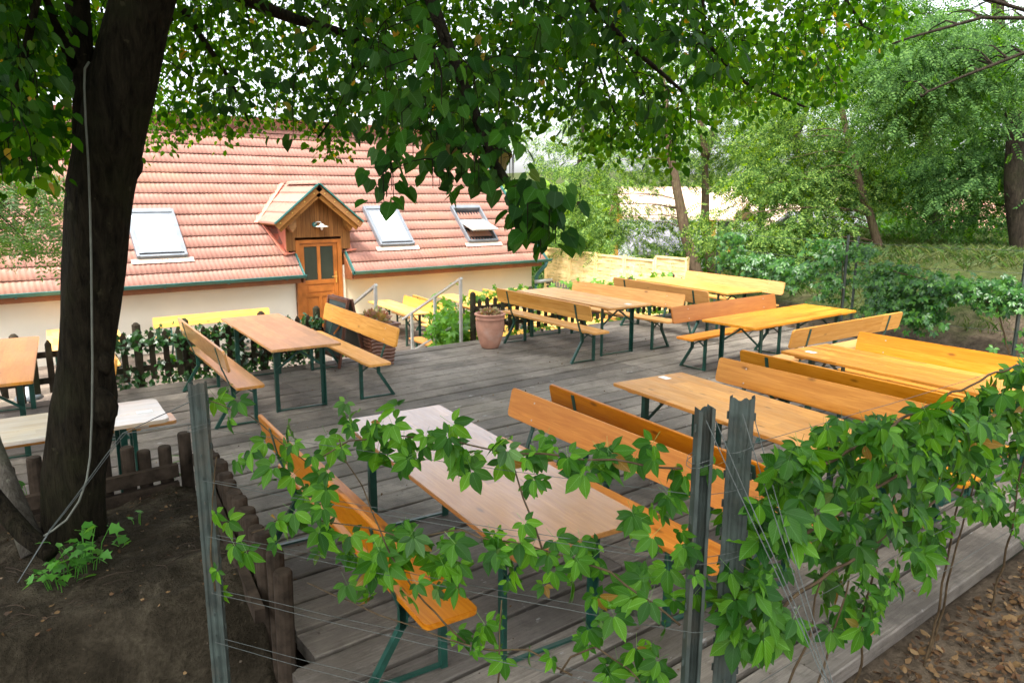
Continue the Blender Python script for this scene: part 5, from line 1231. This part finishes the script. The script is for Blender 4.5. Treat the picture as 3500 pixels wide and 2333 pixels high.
litter('soil_clods', 900, (-1.0,1.1), (2.6,5.3), lambda x, y: moundz(x, y)+.001, 'small crumbs of earth and bark lying all over the mound', 6, (.008,.022), 'clod')
mb = MB()
for k in range(110):
    x, y = z.uniform(-.6, 1.05), z.uniform(3.8, 5.1); t = z.uniform(0,3.14); l = z.uniform(.03,.13); h = moundz(x, y)+.008
    mb.tube([(x-l*math.cos(t),y-l*math.sin(t),h),(x+z.randn()*.01,y+z.randn()*.01,h+.01),(x+l*math.cos(t),y+l*math.sin(t),h)], .0025, 5)
o = mb.build('twigs', M['palwood']); tag(o, 'thin dry twigs lying on the mound', 'twigs', kind='stuff')

# ------------------------------------------------------------------ valley houses behind the trees
def far_house(u0, u1, v_ridge, v_eave, Y, depth, wallh, wallc, roofc, label, wins=3, th=-37.5, name='far_house'):
    c = at((u0+u1)/2, v_eave, Y); L = (u1-u0)/FP*Y; rise = (v_eave-v_ridge)/FP*Y
    root = empty(name, (c[0], c[1], c[2]-wallh), th, label, 'house', 'houses in the valley behind the grove')
    mb = MB(); mb.box(-L/2, L/2, 0, depth, 0-3, wallh); mb.build('wall', wallc, root)
    mb = MB(); o_ = .4; mb.prism([(-o_,wallh-.1),(depth/2,wallh+rise*1.0),(depth+o_,wallh-.1),(depth+o_,wallh-.25),(depth/2,wallh+rise-.2),(-o_,wallh-.25)], 'x', -L/2-.4, L/2+.4); mb.build('roof', roofc, root)
    for k in range(wins):
        x = -L/2+L*(k+.7)/(wins+.4); mb = MB(); mb.box(x-.5, x+.5, -.06, -.001, wallh-1.6, wallh-.35); w = mb.build('window', M['doorglass'], root)
        mb = MB(); mb.box(x-.58,x-.5,-.09,-.0,wallh-1.68,wallh-.27); mb.box(x+.5,x+.58,-.09,0,wallh-1.68,wallh-.27); mb.box(x-.5,x+.5,-.09,0,wallh-.35,wallh-.27); mb.box(x-.5,x+.5,-.09,0,wallh-1.68,wallh-1.6); o = mb.build('frame', M['enamel'], w)
M['peach'] = plaster('peach_plaster', (.72,.42,.22)); M['peachroof'] = plain('peach_roof', (.62,.43,.33), .8, 0, .1, 1.5); M['greyroof'] = plain('grey_sheet_roof', (.20,.195,.20), .6, 0, .15, 1.); M['pinkroof'] = plain('pink_roof', (.55,.28,.22), .8, 0, .2, 2); M['whitewall'] = plaster('white_wall', (.75,.74,.72)); M['orangewall'] = plaster('orange_wall', (.62,.25,.05))
far_house(2150,2560,640,738,52,7,2.6,M['orangewall'],M['peachroof'],'house with pale peach roof glimpsed between the two pale trunks')
far_house(2620,2760,700,768,46,6,2.4,M['whitewall'],M['peachroof'],'small white house behind the middle locust boughs', 2)
far_house(2790,3000,728,800,38,6,2.2,M['whitewall'],M['greyroof'],'shed with light grey roof seen left of the thin brown trunk', 1, name='far_shed')
far_house(2960,3110,655,720,56,6,2.6,M['peach'],M['peachroof'],'peach gabled house behind the right middle of the grove', 2)
far_house(3150,3500,610,800,40,7,2.4,M['whitewall'],M['pinkroof'],'house with pinkish tiled roof between the dark trunk and right edge', 3)
far_house(2180,2420,760,850,33,6,2.0,M['whitewall'],M['greyroof'],'grey roofed outbuilding behind the woven fence', 2)
# corrugated shed close behind the trellis
S_ = empty('shed', (19.3,10.6,-1.1), -20, 'shed with grey corrugated roof behind the rear trellis', 'shed', None)
mb = MB(); mb.box(0,3.2,0,2.4,-.3,1.4); mb.build('wall', M['darkwood'], S_)
xs = np.arange(-.2, 3.4, .02); vv = []; 
for (y, zz_) in ((-.3,1.42),(2.7,2.05)): vv.append(np.stack([xs, np.full_like(xs, y), zz_+.018*np.sin(xs*2*np.pi/.09)], 1))
nx = len(xs); i = np.arange(nx-1); o = fastmesh('roof', np.concatenate(vv), np.stack([i, i+1, nx+i+1, nx+i], 1), plain('corrugated_grey', (.22,.20,.20), .6, .1, .3, 3), S_)
# wood on the valley slopes
z = np.random.RandomState(51); n = 30000; th = z.uniform(-.75,.75,n); 
dist = 62+z.rand(n)**.7*150; base = math.atan2(FH[1], FH[0]); a = np.cos(base+th)*dist; b = np.sin(base+th)*dist
cl = np.array([noise.noise(Vector((x*.05, y*.05, 1))) for x, y in zip(a, b)]); cr = np.array([noise.noise(Vector((x*.22, y*.22, 3))) for x, y in zip(a, b)])
hh = (3.5+6*cl+3.5*cr).clip(1.2, 11)*(.35+.65*z.rand(n)**.5)
P = np.stack([a, b, terr(a, b)+hh], 1); V, F, _ = scatter(P, z.randn(n,3), z.randn(n,3)+np.array([0,0,1.4]), (.9+.012*dist)*z.uniform(.5,1.1,n), TVd, TFd)
tag(fastmesh('far_wood', V, F, M['farwood']), 'hazy yellow green wood on the slopes beyond the roofs', 'wood', kind='stuff')

# ------------------------------------------------------------------ light, sky, camera
W = bpy.data.worlds.new('World'); SC.world = W; W.use_nodes = True; nt = W.node_tree; bg = nt.nodes['Background']
sky = nt.nodes.new('ShaderNodeTexSky'); sky.sky_type = 'NISHITA'; sky.sun_disc = False; sky.sun_elevation = rad(62); sky.air_density = 1.0; sky.dust_density = 4.0; sky.ozone_density = 1.0
sunv = Vector((-.28, -.16, 0)).normalized()
SUN_AZ = math.degrees(math.atan2(sunv.x, sunv.y)); sky.sun_rotation = rad(SUN_AZ)
hs = nt.nodes.new('ShaderNodeHueSaturation'); hs.inputs['Saturation'].default_value = .30
nt.links.new(sky.outputs[0], hs.inputs['Color']); nt.links.new(hs.outputs[0], bg.inputs['Color']); bg.inputs['Strength'].default_value = .15
sl = bpy.data.lights.new('sun', 'SUN'); sl.energy = 1.5; sl.angle = rad(11); sl.color = (1,.95,.86); so = bpy.data.objects.new('sun', sl); COL.objects.link(so)
dv = Vector((math.sin(rad(SUN_AZ))*math.cos(rad(62)), math.cos(rad(SUN_AZ))*math.cos(rad(62)), math.sin(rad(62)))); so.rotation_euler = dv.to_track_quat('Z', 'Y').to_euler(); so.location = (0,0,20)
cam = bpy.data.cameras.new('camera'); co = bpy.data.objects.new('camera', cam); COL.objects.link(co); SC.camera = co
cam.sensor_width = 36; cam.lens = 26.09; cam.clip_end = 3000; cam.clip_start = .05
from mathutils import Matrix
mt = Matrix(((CR[0], CU[0], -CF[0], 0), (CR[1], CU[1], -CF[1], 0), (CR[2], CU[2], -CF[2], 2.3758), (0,0,0,1))); co.matrix_world = mt
cam.dof.use_dof = True; cam.dof.focus_distance = 3.6; cam.dof.aperture_fstop = 8.0
SC.view_settings.view_transform = 'Standard'; SC.view_settings.look = 'None'; SC.view_settings.exposure = 2.2; SC.view_settings.gamma = 1
